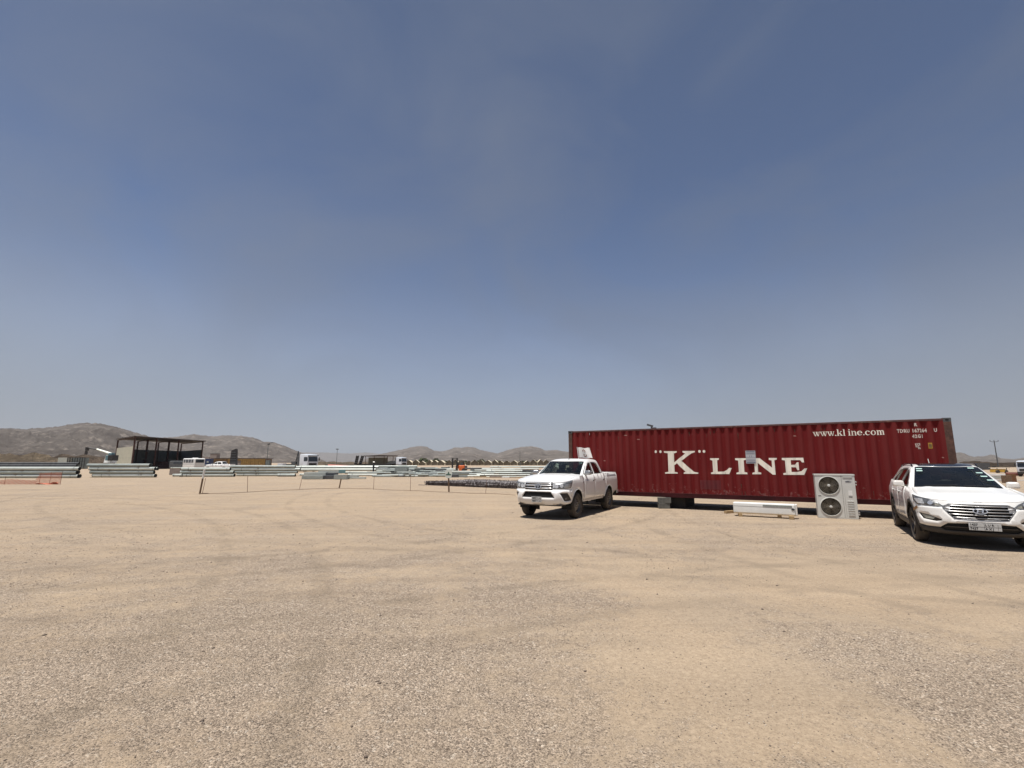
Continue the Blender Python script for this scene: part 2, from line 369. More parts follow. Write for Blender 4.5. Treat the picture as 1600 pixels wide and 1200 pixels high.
    # old wheel tracks: thin pressed lines wandering over the yard
    for sc_, ro, w_ in ((.16, 20, .010), (.11, -35, .008), (.21, 70, .012)):
        mq = _n(nt, 'ShaderNodeMapping'); mq.inputs['Rotation'].default_value = (0, 0, R(ro)); mq.inputs['Scale'].default_value = (.35, 1, 1); nt.links.new(P, mq.inputs['Vector'])
        ln_ = math2('ABSOLUTE', math2('SUBTRACT', nz(sc_, 2, .4, vec=mq.outputs[0]), .5), 0)
        f_ = math2('MULTIPLY', mr(ln_, 0, w_, 1, 0), mr(nz(1.3, 4, .6), .40, .62))
        col = mixc(math2('MULTIPLY', f_, .22), col, (.21, .16, .115))
    # turning circles pressed by wheels, in pairs
    for cx_, cy_, rr_, st_ in ((14, 30, 25.2, .5), (14, 30, 23.7, .5), (-12, 25, 19.0, .45), (-12, 25, 17.5, .45), (26, 13, 22.4, .55), (26, 13, 20.9, .55), (5, 41, 33.6, .45), (5, 41, 32.1, .45), (-30, -4, 29.5, .5), (-30, -4, 28.0, .5), (9, -14, 21.3, .5), (9, -14, 22.8, .5)):
        m5 = _n(nt, 'ShaderNodeMapping'); m5.inputs['Location'].default_value = (-cx_, -cy_, 0); nt.links.new(P, m5.inputs['Vector'])
        l5 = _n(nt, 'ShaderNodeVectorMath', operation='LENGTH'); nt.links.new(m5.outputs[0], l5.inputs[0])
        dd = math2('ABSOLUTE', math2('SUBTRACT', l5.outputs['Value'], rr_), 0)
        f5 = math2('MULTIPLY', mr(dd, .07, .19, 1, 0), mr(nz(.9, 6, .7), .40, .60))
        col = mixc(math2('MULTIPLY', f5, st_ * .95), col, (.225, .178, .130))
    nt.links.new(col, b.inputs['Base Color']); b.inputs['Roughness'].default_value = .95; b.inputs['Specular IOR Level'].default_value = .15
    h1 = math2('MULTIPLY', mr(vo.outputs['Distance'], 0, .6, 1, 0), math2('ADD', math2('MULTIPLY', mask, .8), .2))
    h2 = math2('MULTIPLY', nz(9, 8, .7), 1.6)
    h3 = math2('ADD', math2('MULTIPLY', tr, 1.4), math2('MULTIPLY', nz(2.2, 5, .6), 2.5))
    hh = math2('ADD', math2('ADD', h1, h2), h3)
    bp = _n(nt, 'ShaderNodeBump'); bp.inputs['Strength'].default_value = 1.0; bp.inputs['Distance'].default_value = .015
    nt.links.new(hh, bp.inputs['Height']); nt.links.new(bp.outputs[0], b.inputs['Normal'])
    return m
SAND = sand_material()
def gh(x, y):      # height of the ground: gentle lumps that die out with distance and under parked things
    d = math.hypot(x, y)
    a = .022 * min(1, max(0, (13 - d) / 6))
    if a <= 0: return 0.0
    return a * noise.noise((x * .55, y * .75, 3.1)) + a * .45 * noise.noise((x * 2.1, y * 2.6, 9.4))
def build_ground():
    na = 900; rad = [0.0]; r = .6
    while r < 11000: rad.append(r); r *= 1.022 if r < 60 else 1.09
    vs = [(0, 0, 0)]; 
    for r in rad[1:]:
        for i in range(na):
            a = 2 * math.pi * i / na; x = r * math.cos(a); y = r * math.sin(a)
            vs.append((x, y, gh(x, y)))
    fs = [(0, 1 + i, 1 + (i + 1) % na) for i in range(na)]
    for k in range(len(rad) - 2):
        o = 1 + k * na; p = o + na
        fs += [(o + i, p + i, p + (i + 1) % na, o + (i + 1) % na) for i in range(na)]
    me = bpy.data.meshes.new('ground'); me.from_pydata(vs, [], fs); me.shade_smooth(); me.materials.append(SAND)
    o = bpy.data.objects.new('ground', me); COL.objects.link(o); struct(o)
build_ground()

def stones(name, pts, sizes, m, label):
    """loose stones as distorted octahedra in one mesh"""
    n = len(pts); base = np.array([(1, 0, 0), (0, 1, 0), (-1, 0, 0), (0, -1, 0), (0, 0, .8), (0, 0, -.4)], float)
    F = np.array([(0, 1, 4), (1, 2, 4), (2, 3, 4), (3, 0, 4), (1, 0, 5), (2, 1, 5), (3, 2, 5), (0, 3, 5)])
    an = rng.uniform(0, 2 * np.pi, n); c, s = np.cos(an), np.sin(an)
    V = base[None] * rng.uniform(.6, 1.25, (n, 6, 1)) * rng.uniform(.6, 1.1, (n, 1, 3)) * sizes[:, None, None]
    x = V[..., 0] * c[:, None] - V[..., 1] * s[:, None]; y = V[..., 0] * s[:, None] + V[..., 1] * c[:, None]
    V = np.stack([x, y, V[..., 2]], -1) + pts[:, None, :]
    FF = (F[None] + (np.arange(n) * 6)[:, None, None]).reshape(-1, 3)
    me = bpy.data.meshes.new(name); me.vertices.add(n * 6); me.vertices.foreach_set('co', V.reshape(-1))
    me.loops.add(len(FF) * 3); me.loops.foreach_set('vertex_index', FF.reshape(-1)); me.polygons.add(len(FF))
    me.polygons.foreach_set('loop_start', np.arange(len(FF)) * 3); me.update(calc_edges=True); me.materials.append(m)
    o = bpy.data.objects.new(name, me); COL.objects.link(o); o['kind'] = 'stuff'; o['label'] = label; o['category'] = 'gravel'
    return o
def scatter(n, r0, r1, gate, pw=1.0):
    out = []
    while len(out) < n:
        a = random.uniform(-R(52), R(52)); r = r0 + (r1 - r0) * random.random() ** pw
        x = r * math.sin(a); y = r * math.cos(a)
        g = noise.fractal((x * .33, y * .33, 1.7), .8, 2.2, 4) + .35 * noise.noise((x * 1.7, y * 1.7, 4))
        if random.random() < (.22 + max(0, g) * 1.2 if gate else 1): out.append((x, y, gh(x, y) + .001))
    return np.array(out)
p = scatter(52000, 2.4, 13, True, 1.25); stones('pebbles', p, rng.uniform(.002, .0065, len(p)), mat('tan pebble', (.40, .33, .25), .9, 0, .5, 3), 'small tan pebbles scattered thickly over the sandy yard')
p = np.concatenate([scatter(15000, 2.4, 18, True, 1.1), scatter(9000, 9, 34, True, .8)]); stones('dark_pebbles', p, np.concatenate([rng.uniform(.003, .0085, 15000), rng.uniform(.007, .016, 9000)]), mat('brown pebble', (.17, .135, .11), .9, 0, .5, 3), 'small dark brown pebbles lying among the tan ones')
p = scatter(6500, 2.4, 12, True, 1.2); stones('pale_pebbles', p, rng.uniform(.003, .007, len(p)), mat('pale pebble', (.52, .46, .39), .9, 0, .2, 3), 'small pale pebbles lying among the tan ones')
p = scatter(420, 3.0, 30, False, .9); stones('loose_stones', p, rng.uniform(.008, .024, len(p)), mat('loose stone', (.15, .115, .09), .9, 0, .4, 3), 'bigger loose brown stones dotted about the yard')

# ------------------------------------------------------------------ hills
def hill_material(name, c1, c2, c3, s=1.0):
    m = bpy.data.materials.new(name); m.use_nodes = True; nt = m.node_tree; b = nt.nodes['Principled BSDF']
    tc = _n(nt, 'ShaderNodeTexCoord')
    n1 = _n(nt, 'ShaderNodeTexNoise'); n1.inputs['Scale'].default_value = .012 * s; n1.inputs['Detail'].default_value = 10; n1.inputs['Roughness'].default_value = .72
    n2 = _n(nt, 'ShaderNodeTexNoise'); n2.inputs['Scale'].default_value = .030 * s; n2.inputs['Detail'].default_value = 9; n2.inputs['Roughness'].default_value = .75
    for n in (n1, n2): nt.links.new(tc.outputs['Object'], n.inputs['Vector'])
    r1 = _n(nt, 'ShaderNodeMapRange'); r1.inputs['From Min'].default_value = .38; r1.inputs['From Max'].default_value = .62; nt.links.new(n1.outputs[0], r1.inputs['Value'])
    r2 = _n(nt, 'ShaderNodeMapRange'); r2.inputs['From Min'].default_value = .53; r2.inputs['From Max'].default_value = .64; nt.links.new(n2.outputs[0], r2.inputs['Value'])
    m1 = _n(nt, 'ShaderNodeMixRGB'); m1.inputs[1].default_value = (*c1, 1); m1.inputs[2].default_value = (*c2, 1); nt.links.new(r1.outputs[0], m1.inputs[0])
    m2 = _n(nt, 'ShaderNodeMixRGB'); m2.inputs[2].default_value = (*c3, 1); nt.links.new(m1.outputs[0], m2.inputs[1]); nt.links.new(r2.outputs[0], m2.inputs[0])
    nt.links.new(m2.outputs[0], b.inputs['Base Color']); b.inputs['Roughness'].default_value = 1; b.inputs['Specular IOR Level'].default_value = 0
    bp = _n(nt, 'ShaderNodeBump'); bp.inputs['Strength'].default_value = 1.0; bp.inputs['Distance'].default_value = 16.0
    nt.links.new(n2.outputs[0], bp.inputs['Height']); nt.links.new(bp.outputs[0], b.inputs['Normal'])
    return m
def hill(name, ridge, yr, yf, depth_back, m, rough=.25, seed=0, step=2.0):
    """a ridge whose crest follows measured heights at distance yr; slopes come down to the plain at yf"""
    px = np.array([r[0] for r in ridge], float); pz = np.array([wz(r[1], yr) for r in ridge])
    P_ = np.arange(px[0], px[-1] + .1, step); Hh = np.interp(P_, px, pz)
    rows = np.concatenate([np.linspace(0, 1, 76), 1 + np.linspace(.1, 1, 8)]); vs = []; fs = []; nr = len(rows)
    for i, (p_, h_) in enumerate(zip(P_, Hh)):
        for t in rows:
            y = yf + (yr - yf) * t if t <= 1 else yr + depth_back * (t - 1)
            x = wx(p_, y)
            k = 1500.0 / yr
            g = noise.fractal((x * .0035 * k, y * .0035 * k, seed), .9, 2.1, 6)
            g2 = abs(noise.fractal((x * .006 * k + 7, y * .003 * k, seed + 5), .85, 2.2, 5))
            env = math.sin(math.pi * min(1, t)) if t <= 1 else 0
            base = (t ** 1.25 if t <= 1 else max(0, 1 - (t - 1) ** 1.5))
            g3 = noise.fractal((x * .016 * k, y * .009 * k, seed + 9), .7, 2.1, 4)
            z = h_ * base + h_ * rough * env * (1.1 * g - .9 * g2 + .30 * g3)
            if t <= 1: z = min(z, EYE + (h_ - EYE) * y / yr * .985) if t < .99 else h_ + h_ * .030 * noise.fractal((p_ * .16, seed, 1), .7, 2.2, 3)
            vs.append((x, y, max(z, -.5) if t > 0 else -.6))
    for i in range(len(P_) - 1):
        for j in range(nr - 1):
            a = i * nr + j; fs.append((a, a + nr, a + nr + 1, a + 1))
    me = bpy.data.meshes.new(name); me.from_pydata(vs, [], fs); me.shade_smooth(); me.materials.append(m)
    o = bpy.data.objects.new(name, me); COL.objects.link(o); struct(o); return o
HM1 = hill_material('grey brown rock', (.160, .140, .124), (.098, .084, .075), (.27, .235, .205))
HM2 = hill_material('pale grey brown rock', (.175, .154, .137), (.110, .095, .085), (.29, .25, .215))
HM3 = hill_material('far rock', (.175, .165, .162), (.150, .142, .140), (.22, .20, .19), .6)
hill('hills', [(-420, 700), (-300, 684), (-160, 676), (-60, 671), (0, 669), (15, 669.5), (30, 670.5), (45, 669), (80, 667), (100, 663), (125, 660.5), (150, 662), (175, 667), (200, 674), (230, 682.5), (262, 692), (300, 704), (330, 714), (350, 721)], 1500, 520, 500, HM1, .30, 1)
hill('hills', [(215, 721), (235, 690), (247.5, 684), (276, 682), (297.5, 678), (310, 680), (329, 682), (347, 680), (360, 680.6), (375, 681), (394, 684), (409, 690), (425, 691), (444, 697), (466, 706), (490, 713), (510, 721)], 1900, 900, 500, HM2, .28, 2)
hill('hills', [(420, 721), (440, 708), (466, 707), (502, 707), (546, 708.5), (570, 707), (594, 709), (640, 712), (700, 721)], 4800, 3300, 900, HM3, .15, 3)
hill('hills', [(560, 721), (594, 709.5), (610, 706), (627, 702.5), (640.5, 699), (655, 696.8), (666, 698), (678, 704), (690, 705.5), (700, 703), (711, 699), (720, 699.5), (729, 698), (741, 699), (750, 703), (777, 708.5), (800, 713), (830, 721)], 2700, 1300, 700, HM2, .26, 4, 2)
hill('hills', [(735, 721), (760, 713), (777, 708.6), (795, 702.5), (813, 698.5), (832, 697), (844, 700), (852, 703.8), (870, 703), (886, 706), (930, 704), (990, 711), (1060, 708), (1150, 712), (1260, 706), (1400, 711), (1470, 708), (1496, 707), (1503, 706.8), (1509.5, 708.6), (1516, 712), (1524, 714), (1528, 712.8), (1539, 713), (1550, 710), (1556, 711), (1565, 716), (1584, 717.5), (1597, 715.8), (1625, 711), (1680, 706), (1780, 709), (1900, 702), (2050, 715), (2120, 721)], 2500, 1000, 800, HM2, .26, 5)
def mound(name, x0, x1, y, h, m, seed, dy=30, peaks=6, n=90):
    vs = []; fs = []; rows = 9
    for i in range(n + 1):
        u = i / n
        for j in range(rows):
            v = j / (rows - 1); e = math.sin(math.pi * v) ** .8 * min(1, u * 9, (1 - u) * 9) ** .7
            z = h * e * (.55 + .8 * abs(noise.fractal((u * peaks, v * 1.3, seed), .8, 2.1, 5)))
            vs.append((x0 + (x1 - x0) * u, y + dy * (v - .5) + 3 * noise.noise((u * 5, v, seed)), z - .05))
    for i in range(n):
        for j in range(rows - 1): a = i * rows + j; fs.append((a, a + rows, a + rows + 1, a + 1))
    me = bpy.data.meshes.new(name); me.from_pydata(vs, [], fs); me.shade_smooth(); me.materials.append(m)
    o = bpy.data.objects.new(name, me); COL.objects.link(o); struct(o); return o
MO = hill_material('pale spoil earth', (.42, .33, .235), (.33, .26, .19), (.50, .40, .29), 14)
MO2 = hill_material('dark spoil earth', (.20, .15, .11), (.27, .21, .16), (.36, .28, .21), 10)
mound('sand_mounds', wx(-60, 170), wx(112, 170), 170, 4.3, MO, 2, 26, 7)
mound('earth_bank', wx(-80, 260), wx(175, 260), 260, 6.2, MO2, 5, 36, 9)
mound('earth_bank', wx(1490, 170), wx(1720, 170), 170, 1.9, MO2, 8, 20, 7)
mound('earth_bank', wx(470, 300), wx(640, 300), 300, 2.0, MO, 11, 30, 8)

hz = bpy.data.materials.new('dusty air'); hz.use_nodes = True; hz.node_tree.nodes.clear()
ho = hz.node_tree.nodes.new('ShaderNodeOutputMaterial'); hv = hz.node_tree.nodes.new('ShaderNodeVolumePrincipled')
hv.inputs['Color'].default_value = (.86, .88, .92, 1); hv.inputs['Density'].default_value = .00007; hv.inputs['Anisotropy'].default_value = .2
hz.node_tree.links.new(hv.outputs[0], ho.inputs['Volume'])
hb = obj('haze', MB().box((0, 3000, 199), (12000, 9000, 402)), hz); hb['kind'] = 'stuff'

# ------------------------------------------------------------------ shipping container
YAW = R(-30.46)
CL, CH, CW = 12.19, 2.59, 2.44
def red_paint():
    m = bpy.data.materials.new('worn dark red container paint'); m.use_nodes = True; nt = m.node_tree; b = nt.nodes['Principled BSDF']
    tc = _n(nt, 'ShaderNodeTexCoord'); mp = _n(nt, 'ShaderNodeMapping'); mp.inputs['Scale'].default_value = (2.2, 2.2, .22); nt.links.new(tc.outputs['Object'], mp.inputs[0])
    def nz(sc_, d, r, v): n = _n(nt, 'ShaderNodeTexNoise'); n.inputs['Scale'].default_value = sc_; n.inputs['Detail'].default_value = d; n.inputs['Roughness'].default_value = r; nt.links.new(v, n.inputs['Vector']); return n.outputs[0]
    def mr(v, a, b_, c=0.0, d=1.0): n = _n(nt, 'ShaderNodeMapRange'); n.inputs[1].default_value = a; n.inputs[2].default_value = b_; n.inputs[3].default_value = c; n.inputs[4].default_value = d; nt.links.new(v, n.inputs[0]); return n.outputs[0]
    def mx(f, c1, c2):
        n = _n(nt, 'ShaderNodeMixRGB'); nt.links.new(f, n.inputs[0])
        for i, c in ((1, c1), (2, c2)):
            if isinstance(c, tuple): n.inputs[i].default_value = (*c, 1)
            else: nt.links.new(c, n.inputs[i])
        return n.outputs[0]
    streak = nz(3.0, 8, .7, mp.outputs[0]); fine = nz(9, 8, .7, tc.outputs['Object']); big = nz(.7, 3, .5, tc.outputs['Object'])
    c = mx(mr(streak, .35, .68), (.118, .0070, .0085), (.142, .016, .015))
    c = mx(mr(big, .38, .62), c, (.124, .009, .010))
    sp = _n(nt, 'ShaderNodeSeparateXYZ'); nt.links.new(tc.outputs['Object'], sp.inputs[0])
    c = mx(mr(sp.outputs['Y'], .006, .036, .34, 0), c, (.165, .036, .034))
    low = mr(sp.outputs['Z'], .15, .75, 1, 0)
    ad = _n(nt, 'ShaderNodeMath', operation='MULTIPLY_ADD'); nt.links.new(low, ad.inputs[0]); ad.inputs[1].default_value = .15; nt.links.new(fine, ad.inputs[2])
    ad2 = _n(nt, 'ShaderNodeMath', operation='MULTIPLY_ADD'); nt.links.new(streak, ad2.inputs[0]); ad2.inputs[1].default_value = .25; nt.links.new(ad.outputs[0], ad2.inputs[2])
    c = mx(mr(ad2.outputs[0], .79, .86, 0, .50), c, (.24, .13, .12))
    rs = mr(nz(5, 9, .75, tc.outputs['Object']), .66, .70, 0, .7)
    c = mx(rs, c, (.075, .030, .020))
    nt.links.new(c, b.inputs['Base Color']); b.inputs['Roughness'].default_value = .7; b.inputs['Specular IOR Level'].default_value = .12
    bp = _n(nt, 'ShaderNodeBump'); bp.inputs['Strength'].default_value = .25; bp.inputs['Distance'].default_value = .02; nt.links.new(nz(2.2, 4, .5, tc.outputs['Object']), bp.inputs['Height']); nt.links.new(bp.outputs[0], b.inputs['Normal'])
    return m
RED = red_paint()
RAIL = mat('red brown rail steel', (.085, .032, .030), .7, 0, .35, 4, spots=(.16, .08, .06), spot_amt=.45)
POST = mat('rust stained corner steel', (.085, .040, .028), .8, 0, .45, 6, bump=.4, spots=(.055, .026, .020), spot_amt=.48, spot_scale=5)
LETTER = mat('chalky white lettering', (.80, .755, .66), .75, 0, .10, 7, stretch=(1, 1, .3), spots=(.42, .36, .30), spot_amt=.37, spot_scale=9)
cont = thing('shipping_container', 'long dark red forty foot shipping container with white serif lettering, propped on blocks', 'container', (2.36, 20.13, .40), YAW)
PITCHC = .278; X0 = .20; DEEP = .036
def corr(t):
    """depth of the side sheet at t, 0 = outermost, DEEP = recessed"""
    u = ((t - 4.736 + .036) % PITCHC)
    if u < .072: return 0.0
    if u < .140: return DEEP * (u - .072) / .068
    if u < .210: return DEEP
    return DEEP * (1 - (u - .210) / .068)
brk = []
k0 = 4.736 - .036
for k in range(-20, 30):
    for d in (0, .072, .140, .210): brk.append(k0 + k * PITCHC + d)
FACE = .004
def side_sheet(y_sign):
    ts = sorted([t for t in brk if X0 - .02 < t < CL - X0 + .02]); ts = [X0 - .06] + ts + [CL - X0 + .06]
    mb = MB(); 
    for t in ts:
        yy = FACE + corr(t)
        y = yy if y_sign > 0 else CW - yy
        mb.v += [(t, y, .165), (t, y, 2.53)]
    for i in range(len(ts) - 1): a = 2 * i; mb.f.append((a, a + 2, a + 3, a + 1))
    return mb
obj('side_panel', side_sheet(1), RED, cont); obj('side_panel', side_sheet(-1), RED, cont)
for y in (.030, CW - .030):
    obj('top_rail', MB().box((CL / 2, y, 2.545), (CL - .36, .060, .06)), RAIL, cont, bevel=.006)
    s = 1 if y < 1 else -1
    obj('bottom_rail', merge(MB().box((CL / 2, y + s * .042, .085), (CL - .36, .05, .15)), MB().box((CL / 2, y + s * .010, .166), (CL - .36, .082, .012))), mat('dark red rail paint', (.075, .006, .010), .7, 0, .25, 3), cont)
for x in (.09, CL - .1):
    for y in (.085, CW - .085):
        obj('corner_post', MB().box((x, y, CH / 2), (.16 if x < 1 else .19, .16, CH - .24)), POST, cont, bevel=.008)
        for z in (.059, CH - .059):
            c = obj('corner_casting', MB().box((x, y, z), (.178 if x < 1 else .20, .162, .118)), M['steel_d'], cont, bevel=.01)
            sg = -1 if y < 1 else 1
            obj('lifting_hole', MB().prism(ellipse(0, 0, .045, .028, 12), .004, Matrix.Translation((x, y + sg * .0815 + (.0 if sg > 0 else 0), z)) @ Matrix.Rotation(R(90) * (1 if sg < 0 else -1), 4, 'X')), M['gap'], c)
mb = MB(); nn = 44
for i in range(nn): 
    xa = .18 + (CL - .36) * i / nn; w = (CL - .36) / nn
    mb.add([(xa, .06, 2.555), (xa + w * .3, .06, 2.575), (xa + w * .7, .06, 2.575), (xa + w, .06, 2.555), (xa, CW - .06, 2.555), (xa + w * .3, CW - .06, 2.575), (xa + w * .7, CW - .06, 2.575), (xa + w, CW - .06, 2.555)], [(0, 1, 5, 4), (1, 2, 6, 5), (2, 3, 7, 6)])
obj('roof_panel', mb, RED, cont)
obj('floor', MB().box((CL / 2, CW / 2, .13), (CL - .2, CW - .16, .06)), M['timber_old'], cont)
for i in range(20): obj('cross_member', MB().box((.5 + i * .59, CW / 2, .075), (.05, CW - .2, .05)), M['dark_rust'], cont)
obj('front_wall', MB().box((.045, CW / 2, CH / 2), (.03, CW - .36, CH - .26)), RED, cont)
for s in (0, 1): 
    d = obj('door', MB().box((CL - .06, .17 + (CW - .34) * (.25 + .5 * s), CH / 2), (.05, (CW - .34) / 2 - .01, CH - .28)), RED, cont, bevel=.006)
    for q in (.25, .75): obj('locking_bar', MB().tube((CL - .02, .17 + (CW - .34) * (.5 * s + .5 * q), .16), (CL - .02, .17 + (CW - .34) * (.5 * s + .5 * q), CH - .16), .017, n=8), M['steel_d'], d)
def on_side(a, b, off=.003): return (a, FACE + corr(a) - off, b)
GL = dict(
K=[(3.905, 1.706), (4.367, 1.701), (4.365, 1.655), (4.262, 1.620), (4.256, 1.290), (4.662, 1.612), (4.573, 1.653), (4.572, 1.706), (5.014, 1.703), (5.011, 1.655), (4.886, 1.619), (4.515, 1.345), (4.93, .953), (5.082, .924), (5.08, .88), (4.57, .876), (4.573, .919), (4.64, .95), (4.351, 1.258), (4.256, 1.185), (4.254, .946), (4.362, .917), (4.36, .879), (3.909, .873), (3.911, .919), (4.026, .943), (4.035, 1.627), (3.903, 1.656)],
L=[(5.516, 1.436), (5.81, 1.436), (5.806, 1.385), (5.742, 1.362), (5.735, .962), (5.943, .970), (6.048, 1.029), (6.12, 1.101), (6.204, 1.094), (6.113, .885), (5.515, .878), (5.512, .929), (5.589, .952), (5.591, 1.355), (5.512, 1.381)],
I=[(6.334, 1.433), (6.705, 1.433), (6.702, 1.389), (6.602, 1.360), (6.596, .962), (6.686, .942), (6.689, .887), (6.339, .885), (6.342, .931), (6.426, .957), (6.428, 1.353), (6.33, 1.375)],
N=[(6.835, 1.433), (7.101, 1.433), (7.455, 1.112), (7.458, 1.352), (7.374, 1.376), (7.378, 1.439), (7.617, 1.438), (7.613, 1.386), (7.54, 1.359), (7.543, .882), (7.456, .881), (7.030, 1.272), (7.022, .966), (7.112, .946), (7.111, .891), (6.837, .887), (6.847, .937), (6.925, .965), (6.928, 1.345), (6.832, 1.388)],
E=[(7.767, 1.437), (8.383, 1.442), (8.394, 1.29), (8.335, 1.29), (8.288, 1.364), (8.021, 1.365), (8.018, 1.208), (8.134, 1.215), (8.185, 1.29), (8.236, 1.296), (8.237, 1.036), (8.184, 1.036), (8.15, 1.127), (8.016, 1.133), (8.013, .977), (8.174, .978), (8.293, 1.003), (8.389, 1.094), (8.465, 1.095), (8.365, .886), (7.771, .879), (7.769, .933), (7.852, .954), (7.851, 1.351), (7.762, 1.375)])
for k, pts in GL.items(): obj('painted_letter', patch(pts, [], 99, on_side, brk, dens=False), LETTER, cont)
for cx, cy in ((3.600, 1.690), (3.768, 1.688), (5.165, 1.684), (5.325, 1.682)): obj('painted_dot', patch(ellipse(cx, cy, .045, .052, 12), [], 99, on_side, brk, dens=False), LETTER, cont)

# small serif alphabet (unit x-height) for the web address
def stroke(pts, ws):
    """polyline with a width at each point, as a closed outline"""
    Lf, Rt = [], []
    for i, (p_, w) in enumerate(zip(pts, ws)):
        a = Vector(pts[max(0, i - 1)]); b = Vector(pts[min(len(pts) - 1, i + 1)]); d = (b - a).normalized(); n = Vector((-d.y, d.x))
        Lf.append((p_[0] + n.x * w / 2, p_[1] + n.y * w / 2)); Rt.append((p_[0] - n.x * w / 2, p_[1] - n.y * w / 2))
    return Lf + Rt[::-1]
def arc(cx, cy, rx, ry, a0, a1, n=10): return [(cx + rx * math.cos(R(a0 + (a1 - a0) * i / n)), cy + ry * math.sin(R(a0 + (a1 - a0) * i / n))) for i in range(n + 1)]
def rect(x0, y0, x1, y1): return [(x0, y0), (x1, y0), (x1, y1), (x0, y1)]
def glyph(c):
    if c == 'w': return [[(.02, 1), (.24, 1), (.46, .02), (.34, .02)], [(.40, .02), (.50, .02), (.70, .82), (.62, .92)], [(.52, 1), (.74, 1), (.94, .02), (.82, .02)], [(.88, .02), (.97, .02), (1.17, .95), (1.09, .95)], rect(-.04, .93, .36, 1.0), rect(.46, .93, .84, 1.0), rect(1.0, .93, 1.24, 1.0)], 1.26
    if c == '.': return [ellipse(.16, .12, .13, .13, 10)], .38
    if c == 'k': return [rect(.10, .02, .30, 1.42), rect(.0, 0, .40, .07), rect(.0, 1.35, .28, 1.43), [(.30, .42), (.36, .36), (.80, .92), (.70, .95)], [(.40, .56), (.56, .66), (.92, .05), (.66, .05)], rect(.52, 0, .98, .07), rect(.56, .93, .92, 1.0)], 1.02
    if c == 'l': return [rect(.12, .02, .32, 1.42), rect(.02, 0, .42, .07), rect(.02, 1.35, .30, 1.43)], .48
    if c == 'i': return [rect(.12, .02, .32, .96), rect(.02, 0, .42, .07), rect(.02, .92, .30, 1.0), ellipse(.22, 1.27, .12, .12, 10)], .50
    if c == 'n': return [rect(.12, .02, .32, .96), rect(.02, 0, .42, .07), rect(.02, .92, .30, 1.0), stroke([(.30, .72), (.44, .90), (.60, .93), (.73, .80), (.75, .5), (.75, .03)], [.05, .12, .16, .19, .2, .2]), rect(.55, 0, .93, .07)], .98
    if c == 'm': return [rect(.12, .02, .32, .96), rect(.02, 0, .42, .07), rect(.02, .92, .30, 1.0), stroke([(.30, .72), (.42, .90), (.54, .93), (.64, .80), (.66, .5), (.66, .03)], [.05, .12, .16, .19, .2, .2]), rect(.50, 0, .82, .07), stroke([(.68, .72), (.80, .90), (.93, .93), (1.04, .80), (1.06, .5), (1.06, .03)], [.05, .12, .16, .19, .2, .2]), rect(.90, 0, 1.24, .07)], 1.28
    if c == 'o': return [('ring', ellipse(.46, .49, .44, .51, 18), ellipse(.46, .49, .22, .42, 14))], .98
    if c == 'e': return [stroke(arc(.46, .49, .33, .43, 0, 325, 16), [.16, .18, .15, .12, .11, .13, .18, .22, .24, .24, .22, .19, .16, .13, .11, .09, .06]), rect(.24, .47, .84, .56)], .94
    if c == 'c': return [stroke(arc(.46, .49, .33, .43, 42, 322, 14), [.14, .15, .12, .11, .14, .19, .23, .24, .23, .20, .17, .14, .11, .09, .06]), ellipse(.70, .76, .10, .10, 8)], .88
    return [], .3
def glyph_mb(c, x, z, s, sxx=1.0):
    parts, w = glyph(c); mbs = []
    for j, p_ in enumerate(parts):
        f = lambda q: [(x + a * s * sxx, z + b * s) for a, b in q]
        o_ = .003 + .0004 * j
        fn = lambda a, b, o_=o_: on_side(a, b, o_)
        if p_[0] == 'ring': mbs.append(patch(f(p_[1]), [f(p_[2])], 99, fn, brk, dens=False))
        else: mbs.append(patch(f(p_), [], 99, fn, brk, dens=False))
    return merge(*mbs), w * s * sxx
x = 8.722; S = .145; txt = 'www.kline.com'; tot = sum(glyph(c)[1] for c in txt) * S; sxx = (10.60 - 8.722 - .06) / tot
for c in txt:
    m_, w = glyph_mb(c, x, 2.132, S, sxx); obj('painted_letter', m_, LETTER, cont); x += w
    if c == 'l': x += .06
FADED = mat('faded small lettering', (.56, .48, .43), .8, 0, .2, 30)
def stencil(s, x, z, size, bold=.004, sxx=1.0, m=FADED, space=1.0, par=None):
    t = text_mb(s, size, bold, sxx, spacing=space); segs = MB()
    bm = bmesh.new()
    vv = [bm.verts.new((v[0] + x, v[1] + z, 0)) for v in t.v]
    for f in t.f:
        try: bm.faces.new([vv[i] for i in f])
        except ValueError: pass
    for lx in brk: bmesh.ops.bisect_plane(bm, geom=bm.verts[:] + bm.edges[:] + bm.faces[:], plane_co=(lx, 0, 0), plane_no=(1, 0, 0))
    bm.verts.index_update(); segs.v = [on_side(v.co.x, v.co.y, .004) for v in bm.verts]; segs.f = [tuple(q.index for q in f.verts) for f in bm.faces]; bm.free()
    return obj('painted_code', segs, m, par or cont)
stencil('TDRU', 10.905, 2.185, .145, .006, .72, space=1.15); stencil('167264', 11.262, 2.185, .145, .006, .72, space=1.12); stencil('U', 11.77, 2.19, .14, .006, .75)
stencil('42G1', 11.255, 2.02, .135, .006, .72, space=1.25); stencil('R', 11.33, 2.37, .13, .006, .8)
stencil('KCS', 11.295, 1.795, .085, .004, .75); stencil('LS 1', 11.30, 1.745, .06, .004, .75); stencil('76', 11.345, 1.685, .075, .004, .8)
stencil('I', .93, 2.40, .12, .006, .8)
d = obj('warning_decal', patch(rect(11.597, 1.700, 11.682, 1.862), [], 99, on_side, brk, dens=False), mat('faded yellow decal', (.50, .30, .03), .6, 0, .15), cont)
obj('decal_print', merge(*[patch(rect(11.605, z, 11.674, z + .028), [], 99, lambda a, b: on_side(a, b, .0045), brk, dens=False) for z in (1.725, 1.765, 1.81)]), M['ink'], d)
